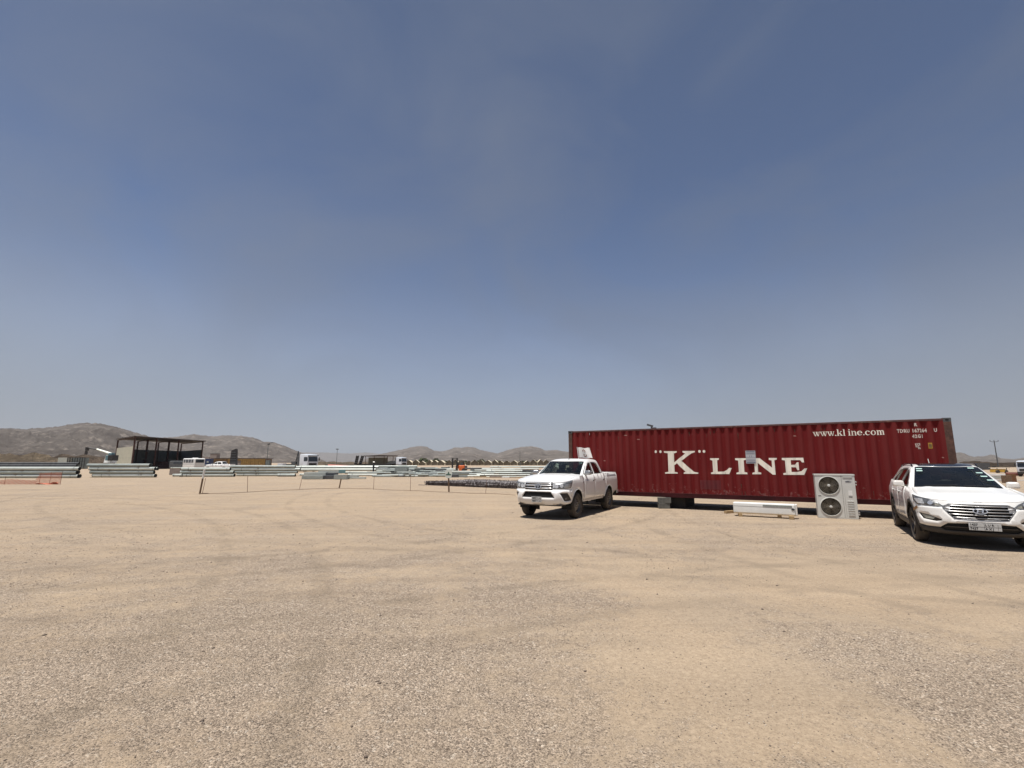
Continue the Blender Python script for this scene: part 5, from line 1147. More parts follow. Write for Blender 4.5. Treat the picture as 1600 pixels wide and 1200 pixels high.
line = [(317, 772), (360, 771), (391, 769.5), (430, 767), (470, 765.5), (532, 763.2), (585, 764.6), (642, 767), (702, 769.5), (759, 771.8), (815, 774.5)]
pts = []
for a, b in zip(line, line[1:]):
    for i in range(6):
        t = i / 6; x_, y_ = G2(a[0] + (b[0] - a[0]) * t, a[1] + (b[1] - a[1]) * t); pts.append((x_ + .08 * noise.noise((x_, 3, 1)), y_ + .5 * noise.noise((x_ * .6, 9, 1)), .022))
o = obj('rope', MB().poly(pts, .013, 5), M['rope']); tag(o, 'brown rope lying along the ground between the rods and stakes', 'rope')
sg = thing('signboard', 'small white signboard with dark green print on a brown post, left of the pickup', 'sign', (wx(702.5, 27.95), 27.95, 0))
obj('post', MB().tube((0, .03, -.1), (wx(701.2, 27.95) - wx(702.5, 27.95), .03, wz(744, 27.95)), .045, .045, 4), M['timber_old'], sg)
bx = wx(701.3, 27.95) - wx(702.5, 27.95); bw, bh, bz = .185, .235, wz(740.5, 27.95)
b_ = obj('board', MB().prism([(-bw, -bh * .6), (-bw * .7, -bh), (bw * .7, -bh), (bw, -bh * .6), (bw, bh * .7), (bw * .7, bh), (-bw * .7, bh), (-bw, bh * .7)], .012, Matrix.Translation((bx, -.02, bz)) @ Matrix.Rotation(R(90), 4, 'X')), mat('pale green white board', (.62, .66, .62), .6), sg)
obj('print', merge(MB().box((bx, -.034, bz - .04), (.29, .002, .07)), MB().add([(bx - .06, -.034, bz), (bx + .06, -.034, bz), (bx + .02, -.034, bz + .12), (bx - .02, -.034, bz + .12)], [(0, 1, 2, 3)])), mat('dark green print', (.06, .13, .10), .6), b_)
# orange safety netting, sagging at the left
nt_ = thing('safety_netting', 'torn orange plastic safety netting strung between thin posts before the leftmost poles', 'netting', (0, 37.2, 0))
mbn = MB(); X0_, X1_ = wx(-90, 37.2), wx(99, 37.2)
def ntop(u): x = X0_ + (X1_ - X0_) * u; pxx = 800 + x / 37.2 / .987 * 745; return float(np.interp(pxx, [-90, 0, 20, 60, 66, 99], [.32, .28, .40, .30, .86, .92])) 
nu = 240
for i in range(nu + 1):
    u = i / nu; x = X0_ + (X1_ - X0_) * u; h_ = ntop(u); mbn.add([(x, 0, .02), (x + .014, 0, .02), (x + .014, 0, h_), (x, 0, h_)], [(0, 1, 2, 3)])
for r_ in range(12):
    for i in range(nu):
        u = i / nu; v = (i + 1) / nu; a = r_ / 11; h0, h1 = .03 + (ntop(u) - .03) * a, .03 + (ntop(v) - .03) * a
        x0, x1 = X0_ + (X1_ - X0_) * u, X0_ + (X1_ - X0_) * v; yy = .06 * math.sin(i * .6 + r_) ; mbn.add([(x0, yy, h0), (x1, yy, h1), (x1, yy, h1 + .013), (x0, yy, h0 + .013)], [(0, 1, 2, 3)])
q = obj('netting', mbn, M['mesh_red'], nt_); q['kind'] = 'stuff'
obj('fallen_fold', grid_mb(None, 60, 3, lambda u, v: (wx(60, 37.2) * 1.0 + (wx(97, 37.2) - wx(60, 37.2)) * u, .10 * math.sin(v * 3 + u * 9), .02 + v * (.07 + .12 * u * abs(math.sin(u * 5 + .6)))) ), M['mesh_red'], nt_)
for p_, h_ in ((99, 1.0), (82, .95), (66, .92), (12, .6)): obj('post', MB().tube((wx(p_, 37.2), .02, -.1), (wx(p_ + .6, 37.2), .02, h_), .014, n=5), M['rust'], nt_)

# ------------------------------------------------------------------ stacks of galvanised poles
words = ['bottom', 'second', 'third', 'top']
def pole(px0, px1, y, z, r, m, lab, group, taper=1.0, flange=True, dy=0.0, name='steel_pole'):
    x0, x1 = wx(px0, y), wx(px1, y); o = thing(name, lab, 'steel pole', ((x0 + x1) / 2, y, z), 0, group); h = (x1 - x0) / 2
    t = obj('tube', MB().tube((-h, -dy, 0), (h, dy, 0), r, r * taper, 14, caps=False), m, o, smooth=True)
    obj('inside', merge(MB().tube((-h + .02, -dy, 0), (-h + .03, -dy, 0), r * .96, n=14), MB().tube((h - .03, dy, 0), (h - .02, dy, 0), r * .96 * taper, n=14)), M['gap'], o)
    if flange:
        f = random.uniform(.06, .2) * h
        obj('joint_ring', MB().tube((h - f, dy * .8, 0), (h - f + .10, dy * .8, 0), r * 1.06 * taper, n=14), M['steel'], o); obj('strap', MB().tube((-h * .72, -dy * .7, 0), (-h * .72 + .05, -dy * .7, 0), r * 1.03, n=14), M['steel_d'], o)
    return o
rows_w = ['front', 'second', 'third']
def stack(desc, y, layers, r, rows=2, mats=None, jitter=3):
    for li, (a, b) in enumerate(layers):
        for k in range(rows):
            j = 0 if k == 0 else random.uniform(-jitter, jitter)
            yy = y + k * 2.06 * r + (0.0 if k or True else 0); z = r + li * 1.93 * r
            lw = 'top' if li == len(layers) - 1 else words[li]
            pole(a + j, b + j, yy, z, r, (M['steel'] if (li + k) % 2 else M['steel_b']), f'{rows_w[k]} row pole, {lw} layer, {desc}', 'stacked galvanised poles', random.uniform(.93, 1), li % 2 == 0)
        if li and li < len(layers):
            for q_ in (random.uniform(.15, .85),):
                if True:
                    o = obj('spacer', MB().box((0, 0, 0), (.12, rows * 2 * r + .2, .05)), M['timber_old']); tag(o, f'dark spacer under {words[li] if li < len(layers) - 1 else "top"} layer, {desc}', 'spacer', 'timber spacers between pole layers', (wx(max(-55, a) + (b - max(-55, a)) * q_, y), y + (rows - 1) * r - .02, r + (li - .5) * 1.93 * r))
    # timber bearers between layers
stack('leftmost galvanised stack', 52.3, [(-70, 126), (-62, 123), (-66, 126)], .205, 3)
stack('galvanised stack before the open shed', 54.5, [(149.5, 245), (145, 243), (142, 244), (138, 235)], .197, 3, jitter=4)
stack('galvanised stack behind the white topped stake', 56.8, [(283, 368), (287, 367), (286, 361)], .185, 2)
stack('galvanised stack right of the white topped stake', 59.4, [(372, 452), (368, 466), (364, 470), (362, 462)], .168, 2)
for (a, b, y, pz, r, m, lab) in [
    (452, 592, 62, 730.0, .17, 'steel_b', 'long pale galvanised pole, uppermost, running right below the white truck cab'),
    (470, 652, 63, 728.8, .13, 'steel', 'long thin galvanised pole reaching right to below the distant worker'),
    (452, 588, 61.5, 734.0, .17, 'steel_b', 'long pale galvanised pole, second from the top, right of the bent stack'),
    (540, 595, 60, 738.5, .15, 'steel', 'galvanised pole low on the ground, right of the grey steel bundle'),
    (545, 590, 57, 741.8, .12, 'steel_b', 'short pale galvanised pole at the right end of the grey steel bundle'),
    (470, 482, 53, 741.5, .12, 'steel_b', 'short pole end showing left of the grey steel bundle'),
    (436, 463, 57.5, 742.5, .20, 'steel', 'short fat galvanised pole at the lower right of the bent stack'),
    (268, 287, 60, 731.0, .07, 'steel_b', 'thin pale pole laid across the top of the brownish concrete block'),
    (273, 286, 56, 742.5, .16, 'steel_b', 'short square ended pole in front of the brownish concrete block')]:
    pole(a, b, y, wz(pz, y), r, M[m], lab, 'long loose galvanised poles', .95, True)
far_dark = 'dark farther pole layer seen above the leftmost stack'
for k in range(3): pole(-80, 118 + k * 3, 71 + k * .5, .9 + k * .30, .17, M['steel_d'], ['lower', 'middle', 'uppermost'][k] + ' pole of the dark farther stack just above the leftmost stack', 'dark farther poles', 1, False)
def slab(px0, px1, py0, py1, y, d, m, lab, cat, name, group=None, bevel=.01, rz=0):
    x0, x1 = wx(px0, y), wx(px1, y); z0, z1 = max(0, wz(py1, y)), wz(py0, y)
    o = obj(name, MB().box((0, d / 2, (z1 - z0) / 2), (x1 - x0, d, z1 - z0)), m, bevel=bevel); tag(o, lab, cat, group, ((x0 + x1) / 2, y, z0), rz); return o
slab(266.5, 283, 731, 742, 65, 1.0, M['concrete_l'], 'brownish concrete block standing left of the stack behind the white topped stake', 'block', 'concrete_block')
g = 'grey steel bundle pieces'
for a, b, t, bt_, y, d, m, lab in [
    (473, 506, 743.5, 748.6, 48.4, .8, 'steel', 'grey steel channel at the lower left of the steel bundle'), (505, 525, 743.2, 748.8, 48.6, .9, 'steel_d', 'dark steel channel in the middle of the steel bundle'),
    (523, 543, 742.0, 749.0, 48.0, .9, 'steel', 'grey steel box at the lower right of the steel bundle'), (476, 510, 737.8, 743.3, 49.8, .7, 'steel_b', 'pale steel channel on the upper left of the steel bundle'),
    (498, 532, 735.6, 740.0, 51.5, .8, 'steel_b', 'pale steel plate, highest at the back of the steel bundle'), (510, 526, 739, 743.0, 49.6, .7, 'steel_d', 'dark steel piece on top of the middle of the steel bundle'),
    (543, 560, 743.0, 745.6, 50.5, .5, 'steel_b', 'thin pale steel plate just right of the steel bundle'), (545, 572, 745.6, 748.0, 49.0, .4, 'steel_b', 'flat pale steel plate lying farthest right of the steel bundle')]:
    slab(a, b, t, bt_, y, d, M[m], lab, 'steel section', 'steel_section', g)
slab(530, 540.5, 734, 739.5, 49.3, .05, mat('blue green label', (.15, .25, .25), .6, 0, .3, 8), 'blue green label board propped on the grey steel bundle', 'label', 'label_board')
# jumbled sections right of the worker
g = 'jumbled steel sections behind the rope line'
labs = 'small galvanised steel piece in the jumbled rows between worker and forklift'
for i in range(150):
    a = 590 + 116 * random.random(); lv = i % 5; y = 57 + lv * 3.0 + random.uniform(-1, 1); w = random.uniform(9, 36) * y / 745; z = max(.10, min(1.15, .10 + lv * .17 + random.uniform(-.12, .16))); x0 = wx(a, y); m_ = M[random.choice(['steel', 'steel_b', 'steel', 'steel_b', 'steel_d', 'steel'])]
    if i % 3: o = obj('steel_section', MB().tube((-w / 2, 0, 0), (w / 2, 0, 0), random.uniform(.07, .13), n=8), m_)
    else: o = obj('steel_section', merge(MB().box((0, 0, .08), (w, .26, .02)), MB().box((0, 0, -.08), (w, .26, .02)), MB().box((0, .02, 0), (w, .03, .15))), m_)
    tag(o, f"{ {'weathered galvanised steel': 'grey', 'pale galvanised steel': 'pale', 'dark steel': 'dark'}[m_.name]} steel {'tube' if i % 3 else 'channel'}, {['nearest', 'second', 'third', 'fourth', 'farthest'][lv]} row of the jumble between worker and forklift", 'steel section', g, (x0, y, z), random.uniform(-.14, .14))
slab(617, 636, 731, 737, 62, 1.2, M['steel'], 'grey steel crate of sections standing below the right hand white truck cab', 'crate', 'steel_crate')
slab(638, 650, 733, 736, 66, .8, M['steel_b'], 'pale steel box behind the jumbled sections, right of the steel crate', 'box', 'steel_box')
# right hand pile
g = 'long sections in the pile left of the pickup'
for i, (a, b, t, bt_, y, d, m, lab) in enumerate([
    (766, 852, 728.2, 730.2, 66, .4, 'steel_b', 'topmost long pale steel section'), (753, 842, 731.3, 733.6, 63, .4, 'steel_b', 'second long pale steel section from the top'),
    (760, 816, 734.0, 737.2, 60.5, .5, 'steel_b', 'thick pale steel section, third from the top'), (752, 829, 738.0, 740.2, 58.5, .4, 'steel', 'grey steel section, fourth from the top'),
    (745, 828, 741.0, 743.0, 57, .4, 'steel_b', 'pale steel section, fifth from the top'), (760, 835, 744.2, 745.8, 55.5, .4, 'steel', 'low grey steel section, sixth from the top'),
    (726, 762, 737.0, 740.5, 60, .6, 'steel', 'grey steel section at the left end'), (706, 738, 736.0, 737.6, 62, .4, 'steel_b', 'thin pale section under the forklift'),
    (707, 737, 738.2, 740.8, 58, .6, 'steel', 'grey channel just right of the signboard'), (720, 750, 742.6, 744.8, 56, .5, 'steel_b', 'bright flat section near the ground'),
    (736, 752, 730.5, 732.0, 72, .5, 'steel_b', 'small pale section farthest back'), (735, 750, 733.0, 736.0, 66, .6, 'steel', 'grey block of sections right of the forklift')]):
    rr_ = max(.07, (bt_ - t) * y / 745 / 2 * 1.05)
    if i in (6, 8, 11): slab(a, b, t, bt_, y, d, M[m], lab + ' of the pile left of the pickup', 'steel section', 'steel_section', g)
    else: pole(a, b, y, wz((t + bt_) / 2, y), rr_, M[m], lab + ' of the pile left of the pickup', g, .92, i % 2 == 0, name='steel_section')
labs2 = 'dark or grey section wedged deep in the pile left of the pickup'
for i in range(46):
    a = random.uniform(708, 850); lv = i % 4; y = 57.5 + lv * 2.6; w = random.uniform(14, 60) * y / 745; zz_ = max(.08, random.uniform(.05, .30 + lv * .25) if a > 750 else random.uniform(.05, .5))
    o = obj('steel_section', MB().tube((-w / 2, 0, 0), (w / 2, 0, 0), random.uniform(.06, .11), n=8), M[random.choice(['steel', 'steel_d', 'steel', 'steel_d', 'steel_b'])]); tag(o, labs2, 'steel section', 'deep sections of the pile left of the pickup', (wx(a, y), y, zz_), random.uniform(-.1, .1))
for a, b, t, bt_, y, m, lab in [(724, 739, 746.9, 748.4, 54, 'steel_b', 'small white scrap piece below the pile, first from the left'), (740, 766, 744.8, 748.2, 54.5, 'timber', 'pale brown timber baulk under the left of the pile'), (765, 785, 744.5, 748.8, 54, 'timber_old', 'dark brown timber baulk under the middle of the pile'),
    (784, 796, 745.2, 748.0, 53.5, 'white_plain', 'bright white scrap plate below the pile'), (796, 806, 746.0, 749.3, 53.5, 'timber_old', 'dark timber baulk right of the white scrap plate'), (806, 830, 745.0, 748.5, 53.5, 'timber', 'long pale timber baulk half hidden behind the pickup')]:
    slab(a, b, t, bt_, y, .5, M[m], lab, 'scrap' if 'scrap' in lab else 'timber', 'scrap_plate' if 'scrap' in lab else 'timber_baulk')
dk = slab(703, 716, 741.5, 748.4, 54.5, .9, M['steel_d'], 'dark tapered steel heap behind the signboard post', 'steel heap', 'steel_heap')
slab(713, 730, 742.8, 747.6, 55, .7, M['steel'], 'grey lilac steel box right of the dark heap', 'box', 'steel_box')

# ------------------------------------------------------------------ rebar pile
rp = thing('rebar_pile', 'low wide pile of brown grey rebar cages behind the rope line, beside the pickup', 'rebar pile', (-6.51, 36.4, 0), math.atan2(-.60, .80))
mb = MB(); RL, RD = 11.5, 5.0
for i in range(64):
    y = RD * i / 63; z = .20 + .10 * abs(noise.noise((i * .4, 2, 1)))
    for s_ in range(6):
        xa = RL * s_ / 6 + random.uniform(-.3, .3); xb = xa + RL / 6 + random.uniform(0, .6); zz = z + random.uniform(-.06, .05); mb.tube((xa, y + random.uniform(-.05, .05), zz), (xb, y + random.uniform(-.05, .05), zz + random.uniform(-.05, .05)), .020, n=4, caps=False)
q = obj('long_rod', mb, M['rod_top'], rp); q['kind'] = 'stuff'
mb = MB()
for i in range(1500):
    x = RL * i / 1500 + random.uniform(-.03, .03); y = random.choice([0, 0, 0, .15, .3, .6]) + random.uniform(-.08, .08); h = random.uniform(.22, .34); mb.tube((x, y, 0), (x + random.uniform(-.06, .06), y + random.uniform(-.05, .10), h), .014, n=3, caps=False)
for i in range(2200):
    x = RL * random.random(); y = RD * random.random(); h = random.uniform(.24, .36); mb.tube((x, y, .1), (x + random.uniform(-.06, .06), y, h), .014, n=3, caps=False)
q = obj('stirrup', mb, M['rod'], rp); q['kind'] = 'stuff'
obj('lower_layer', MB().box((RL / 2, RD / 2 + .12, .07), (RL - .2, RD - .2, .13)), M['rod'], rp)
o = obj('loose_bar', MB().tube((0, 0, .02), (-.5, .25, .02), .02, n=5), M['rod']); tag(o, 'single loose bar sticking out at the left end of the rebar pile', 'bar', loc=(-6.5, 36.2, 0))

# ------------------------------------------------------------------ open shed
def P2(px, y): return Vector((wx(px, y), y, 0))
shed = thing('open_shed', 'open fronted metal shed with brown flat roof and cream left wall, behind the poles', 'shed', (0, 0, 0))
A = P2(206.5, 112); B = P2(180, 128); C = P2(314, 137); D_ = C + (B - A); HT = 7.5; WT = 5.35
def wall(p, q, z0, z1, n, m, name='cladding_sheet', gap=.03, rows=2):
    for i in range(n):
        for r_ in range(rows):
            a = p.lerp(q, i / n + gap / (q - p).length); b = p.lerp(q, (i + 1) / n); za = z0 + (z1 - z0) * r_ / rows + .02; zb_ = z0 + (z1 - z0) * (r_ + 1) / rows; d = (q - p).normalized(); nn_ = Vector((-d.y, d.x, 0)) * .03
            mb = MB(); mb.add([a - nn_ + Vector((0, 0, za)), b - nn_ + Vector((0, 0, za)), b + nn_ + Vector((0, 0, za)), a + nn_ + Vector((0, 0, za)), a - nn_ + Vector((0, 0, zb_)), b - nn_ + Vector((0, 0, zb_)), b + nn_ + Vector((0, 0, zb_)), a + nn_ + Vector((0, 0, zb_))], [(0, 3, 2, 1), (4, 5, 6, 7), (0, 1, 5, 4), (1, 2, 6, 5), (2, 3, 7, 6), (3, 0, 4, 7)])
            obj(name, mb, m, shed)
wall(A, B, 0, WT, 5, M['shed_light']); wall(B, D_, 0, WT - .2, 12, M['shed_dark']); wall(C, D_, 0, WT - .2, 5, M['shed_dark'])
up = Vector((0, 0, 1)); ov = 1.0
e1 = (C - A).normalized(); e2 = (B - A).normalized()
ro = [A - e1 * .6 - e2 * .8, C + e1 * .9 - e2 * .8, D_ + e1 * .9 + e2 * .8, B - e1 * .6 + e2 * .8]
mb = MB(); zf_ = [HT, HT, HT + .15, HT + .15]; mb.add([p + up * z for p, z in zip(ro, zf_)] + [p + up * (z + .22) for p, z in zip(ro, zf_)], [(0, 3, 2, 1), (4, 5, 6, 7), (0, 1, 5, 4), (1, 2, 6, 5), (2, 3, 7, 6), (3, 0, 4, 7)])
obj('roof', mb, M['roof_brown'], shed)
for t in (0, .28, .60, 1.0):
    f = A.lerp(C, t); bk = B.lerp(D_, t)
    for p in (f, bk): obj('post', MB().box(p + up * (HT / 2), (.26, .26, HT)), M['dark_rust'], shed)
    obj('roof_beam', MB().tube(f + up * (HT - .12), bk + up * (HT - .05), .11, n=4), M['dark_rust'], shed)
for t in (.28, .60):
    f = A.lerp(C, t).lerp(B.lerp(D_, t), .45); obj('post', MB().box(f + up * (HT / 2), (.34, .34, HT)), M['dark_rust'], shed)
    for z in (2.2, 4.6): obj('bracket', MB().box(f + up * z, (1.2, .3, .5)), M['steel_d'], shed)
o = obj('stored_machine', merge(MB().box((0, 0, .5), (9, 2.5, 1.0)), MB().box((-2, 0, 1.4), (2.4, 2, .9)), MB().box((3, 0, 1.2), (1.6, 2, .5))), M['dark_rust'], bevel=.1); tag(o, 'low dark machinery stored in the shade inside the open shed', 'machinery', loc=tuple(A.lerp(C, .55) + e2 * 7), rz=math.atan2(e1.y, e1.x))

# ------------------------------------------------------------------ vehicles and plant in the distance
def far_wheel(par, x, y, r, w=.28): obj('wheel', MB().tube((x, y - w / 2, r), (x, y + w / 2, r), r, n=16), M['tyre'], par)
bus = thing('minibus', 'white minibus with dark windows parked in front of the open shed', 'minibus', (wx(303, 104), 104, 0), R(-36))
obj('body', MB().box((0, 0, 1.42), (6.0, 2.1, 2.15)), M['white_plain'], bus, bevel=.28, seg=4, smooth=True)
for x, w in ((-2.05, 1.0), (-.75, 1.25), (.65, 1.25), (2.0, 1.1)): obj('window', MB().box((x, -1.052, 1.92), (w, .02, .72)), M['window'], bus, bevel=.008)
obj('rear_window', MB().box((3.002, 0, 1.92), (.03, 1.6, .70)), M['window'], bus); obj('windscreen', MB().box((-3.002, 0, 1.85), (.03, 1.7, .85)), M['window'], bus)
obj('waist_line', MB().box((0, -1.056, 1.30), (5.6, .012, .05)), M['clad'], bus); obj('bumper', MB().box((0, 0, .50), (6.08, 2.0, .25)), M['clad'], bus, bevel=.05); obj('roof_vent', MB().box((.6, 0, 2.55), (.8, .9, .16)), M['white_plain'], bus, bevel=.05)
for x in (-1.9, 1.9):
    for y in (-.85, .85): far_wheel(bus, x, y, .38)
dv = thing('dark_van', 'dark van in the shade left of the white minibus', 'van', (wx(282, 112), 112, 0), R(-14))
obj('body', MB().box((0, 0, 1.15), (4.4, 1.9, 1.7)), M['steel_d'], dv, bevel=.25, seg=3); obj('window', MB().box((.4, -.955, 1.55), (2.6, .02, .5)), M['window'], dv)
for x in (-1.4, 1.4): far_wheel(dv, x, -.8, .35)
p2 = copy_tree(pickup); p2.location = (wx(344, 93), 93, 0); p2.rotation_euler = (0, 0, R(178)); p2['label'] = 'distant white pickup seen from its side, right of the minibus'; p2['category'] = 'pickup'
def truck_cab(px, y, rz, lab, crane=False, m=M['truck'], s=1.0, length=6.5):
    t = thing('truck', lab, 'truck', (wx(px, y), y, 0), R(rz)); t.scale = (s, s, s)
    prof = [(-.95, 1.0), (1.05, .95), (1.12, 1.7), (.98, 2.75), (.80, 3.02), (-.75, 3.15), (-.95, 2.95)]
    c_ = obj('cab', MB().prism(prof, 2.4, Matrix.Translation((0, 1.2, 0)) @ Matrix.Rotation(R(90), 4, 'X')), m, t, bevel=.06, seg=3, smooth=True)
    obj('windscreen', MB().add([(1.115, -1.05, 1.80), (1.115, 1.05, 1.80), (1.0, 1.0, 2.65), (1.0, -1.0, 2.65)], [(0, 1, 2, 3)]), M['window'], c_)
    for sd in (1, -1):
        obj('side_window', MB().add([(.95, sd * 1.212, 1.85), (.15, sd * 1.212, 1.85), (.15, sd * 1.212, 2.60), (.84, sd * 1.212, 2.60)], [(0, 1, 2, 3)]), M['window'], c_)
        obj('door', MB().box((.50, sd * 1.215, 1.40), (.95, .012, .78)), m, c_, bevel=.004); obj('mirror', MB().box((1.15, sd * 1.38, 2.25), (.12, .14, .62)), M['black'], c_, bevel=.03); obj('headlight', MB().box((1.12, sd * .92, .92), (.06, .36, .18)), M['lamp_glass'], c_)
        for x in (.35, -3.6): far_wheel(t, x, sd * 1.02, .52, .34)
    obj('sun_visor', MB().box((1.10, 0, 2.86), (.30, 2.2, .10)), M['black'], c_); obj('bumper', MB().box((.95, 0, .72), (.5, 2.4, .42)), M['clad'], t, bevel=.05)
    obj('grille', MB().box((1.11, 0, 1.30), (.04, 1.7, .45)), M['black'], c_)
    obj('chassis', MB().box((-2.6, 0, .95), (length - 1.4, .95, .28)), M['black'], t)
    obj('exhaust_stack', MB().tube((-1.35, .85, .9), (-1.35, .85, 3.0), .09, n=8), M['black'], t)
    if crane:
        k_ = obj('loader_crane', merge(MB().box((-1.5, 0, 1.9), (.7, 1.9, 1.6)), MB().tube((-1.9, -.3, 1.2), (-2.4, -.3, 3.7), .12, n=6), MB().tube((-2.4, -.3, 3.7), (-2.9, -.3, 1.6), .10, n=6), MB().box((-2.9, 0, 1.5), (1.1, 1.6, .6))), M['steel_d'], t, bevel=.02)
    else: obj('air_tank', merge(MB().tube((-1.6, -.9, 1.5), (-1.6, .9, 1.5), .28, n=10), MB().box((-1.4, 0, 2.1), (.3, 1.8, 1.3)), MB().box((-2.6, 0, 1.25), (1.8, 1.4, .35))), M['steel_d'], t)
    return t
truck_cab(482, 88, -25, 'white truck cab with black gear behind it, left of the red tapered pipe', True)
truck_cab(627, 140, -28, 'white truck cab pulling the low trailer with two raised ramps, left of the forklift')
tl = thing('low_trailer', 'dark low trailer with two raised black ramps behind the right hand white truck', 'trailer', (wx(585, 141), 141, 0))
obj('deck', MB().box((.3, 0, .95), (9.6, 2.6, .35)), M['black'], tl); obj('goose_neck', MB().add([(3.4, -1, 1.1), (6.0, -1, 1.2), (6.0, -1, 2.0), (5.2, -1, 2.1), (3.4, 1, 1.1), (6.0, 1, 1.2), (6.0, 1, 2.0), (5.2, 1, 2.1)], [(0, 1, 2, 3), (7, 6, 5, 4), (0, 3, 7, 4), (1, 5, 6, 2), (3, 2, 6, 7), (0, 4, 5, 1)]), M['steel_d'], tl)
for dx_, ln in ((wx(557, 141) - wx(585, 141), .45), (wx(563.5, 141) - wx(585, 141), .75)):
    rmp = obj('ramp', merge(MB().tube((dx_ - .40, -.6, .8), (dx_ - .40 + ln, -.6, 3.6), .07, n=4), MB().tube((dx_ + .40, -.6, .8), (dx_ + .40 + ln, -.6, 3.6), .07, n=4), MB().add([(dx_ - .4, -.55, .8), (dx_ + .4, -.55, .8), (dx_ + .4 + ln, -.55, 3.5), (dx_ - .4 + ln, -.55, 3.5)], [(0, 1, 2, 3)])), M['black'], tl)
    for k in range(5): f = k / 4; obj('rung', MB().box((dx_ + ln * f * .95, -.66, .95 + 2.5 * f), (.75, .08, .16)), M['steel_d'], rmp)
for x in (-3.2, -2.2): far_wheel(tl, x, -1.1, .45)
rt = thing('raised_ramp_trailer', 'trailer end with one tall black raised ramp standing before the ochre building', 'trailer', (wx(364, 100), 100, 0))
obj('bed', MB().box((3.2, 0, .9), (7, 2.4, .35)), M['truck'], rt)
rm = obj('ramp', MB().add([(-.75, 0, .9), (.75, 0, .9), (.50, 0, 4.25), (.40, 0, 4.45), (-.55, 0, 4.10), (-.75, .5, .9), (.75, .5, .9), (.50, .5, 4.25), (.40, .5, 4.45), (-.55, .5, 4.10)], [(0, 1, 2, 3, 4), (9, 8, 7, 6, 5), (0, 4, 9, 5), (1, 6, 7, 2), (2, 7, 8, 3), (3, 8, 9, 4)]), M['black'], rt)
for k in range(6): obj('rung', MB().box((0, -.04, 1.2 + .5 * k), (1.25 - .06 * k, .06, .16)), M['steel_d'], rm)
far_wheel(rt, 1.5, -1, .45); far_wheel(rt, 5, -1, .45)
# crane truck left of the shed
ct = thing('crane_truck', 'white and blue green crane with its boom stretched left, beside the open shed', 'crane', (wx(170, 95), 95, 0))
def q2(px, py, y=95): return Vector((wx(px, y) - wx(170, 95), y - 95, wz(py, y)))
obj('truck_body', merge(MB().box((.3, 0, .9), (5.0, 2.2, .7)), MB().add([q2(162, 723), q2(172, 723), q2(170, 711), q2(164, 711)] + [p + Vector((0, 1.6, 0)) for p in (q2(162, 723), q2(172, 723), q2(170, 711), q2(164, 711))], [(0, 1, 2, 3), (7, 6, 5, 4), (0, 3, 7, 4), (1, 5, 6, 2), (3, 2, 6, 7)])), M['white_plain'], ct)
obj('turret', merge(MB().box(q2(172, 715.5), (1.2, 1.1, 1.0)), MB().box(q2(173, 710.5), (.7, .9, .7))), M['teal'], ct, bevel=.1)
obj('counterweight', MB().box(q2(176, 715.5), (1.0, 1.4, 1.1)), M['black'], ct, bevel=.08)
obj('boom', MB().tube(q2(172, 709), q2(148.5, 701.8), .22, .17, 4), M['steel_b'], ct); obj('inner_boom', MB().tube(q2(149, 702), q2(135, 699.8), .14, .14, 4), M['black'], ct)
hk = obj('boom_head', MB().box(q2(133.5, 701.5), (.5, .4, .7)), M['black'], ct, bevel=.05); obj('hook', merge(MB().tube(q2(133.2, 702), q2(132.6, 706), .05, n=5), MB().box(q2(132.6, 707.5), (.35, .3, .7))), M['black'], hk)
for x in (-1.4, 1.8): far_wheel(ct, x, -1, .5)
# small sheds, containers and cages
cg = thing('storage_cage', 'dark steel storage cage on the far left beyond the poles', 'cage', (wx(118.5, 120), 120, 0))
W_ = wx(132, 120) - wx(105, 120)
obj('back_sheet', MB().box((0, 1.2, 1.4), (W_, .05, 2.8)), M['shed_dark'], cg)
for i in range(8): obj('upright', MB().box((-W_ / 2 + W_ * i / 7, 0, 1.42), (.12, .12, 2.84)), M['black'], cg)
for z in (.1, 1.0, 1.9, 2.8): obj('crossbar', MB().box((0, 0, z), (W_, .1, .1)), M['black'], cg)
slab(90, 105, 715, 733, 121, 2.4, mat('pale green grey sheet', (.40, .42, .38), .7, 0, .08), 'pale grey cabin adjoining the dark storage cage on the far left', 'cabin', 'site_cabin')
pt_ = thing('portable_toilet', 'dark blue portable toilet between the minibus and the distant pickup', 'toilet', (wx(326.5, 106), 106, 0))
obj('body', MB().box((0, 0, 1.15), (1.25, 1.2, 2.25)), M['blue'], pt_, bevel=.06); obj('roof', MB().box((0, 0, 2.33), (1.3, 1.25, .12)), M['blue'], pt_, bevel=.04); obj('door_panel', MB().box((.1, -.61, 1.2), (.8, .03, 1.9)), M['blue'], pt_); obj('notice', MB().box((.12, -.635, 1.75), (.42, .01, .35)), M['steel_b'], pt_); obj('notice', MB().box((.12, -.635, 1.1), (.42, .01, .2)), M['steel_b'], pt_)
oc = thing('ochre_building', 'long low ochre corrugated building behind the distant pickup', 'building', (wx(331, 130), 130, 0))
OW = wx(414, 130) - wx(331, 130); n_p = 26
for i in range(n_p): obj('wall_sheet', MB().box((OW * (i + .5) / n_p, 0.04 * (i % 2), 1.3), (OW / n_p - .05, .12, 2.55)), M['ochre'] if i > 7 else mat('dull brown sheet', (.23, .15, .075), .8, 0, .2, 1), oc)
obj('wall', MB().box((OW / 2, 2.0, 1.28), (OW - .1, 3.6, 2.5)), M['timber_old'], oc); obj('roof', MB().box((OW / 2, 1.9, 2.68), (OW + .4, 4.4, .14)), M['roof_brown'], oc); obj('door', MB().box((wx(374, 130) - wx(331, 130), -.09, 1.05), (.85, .06, 2.0)), M['concrete_l'], oc)
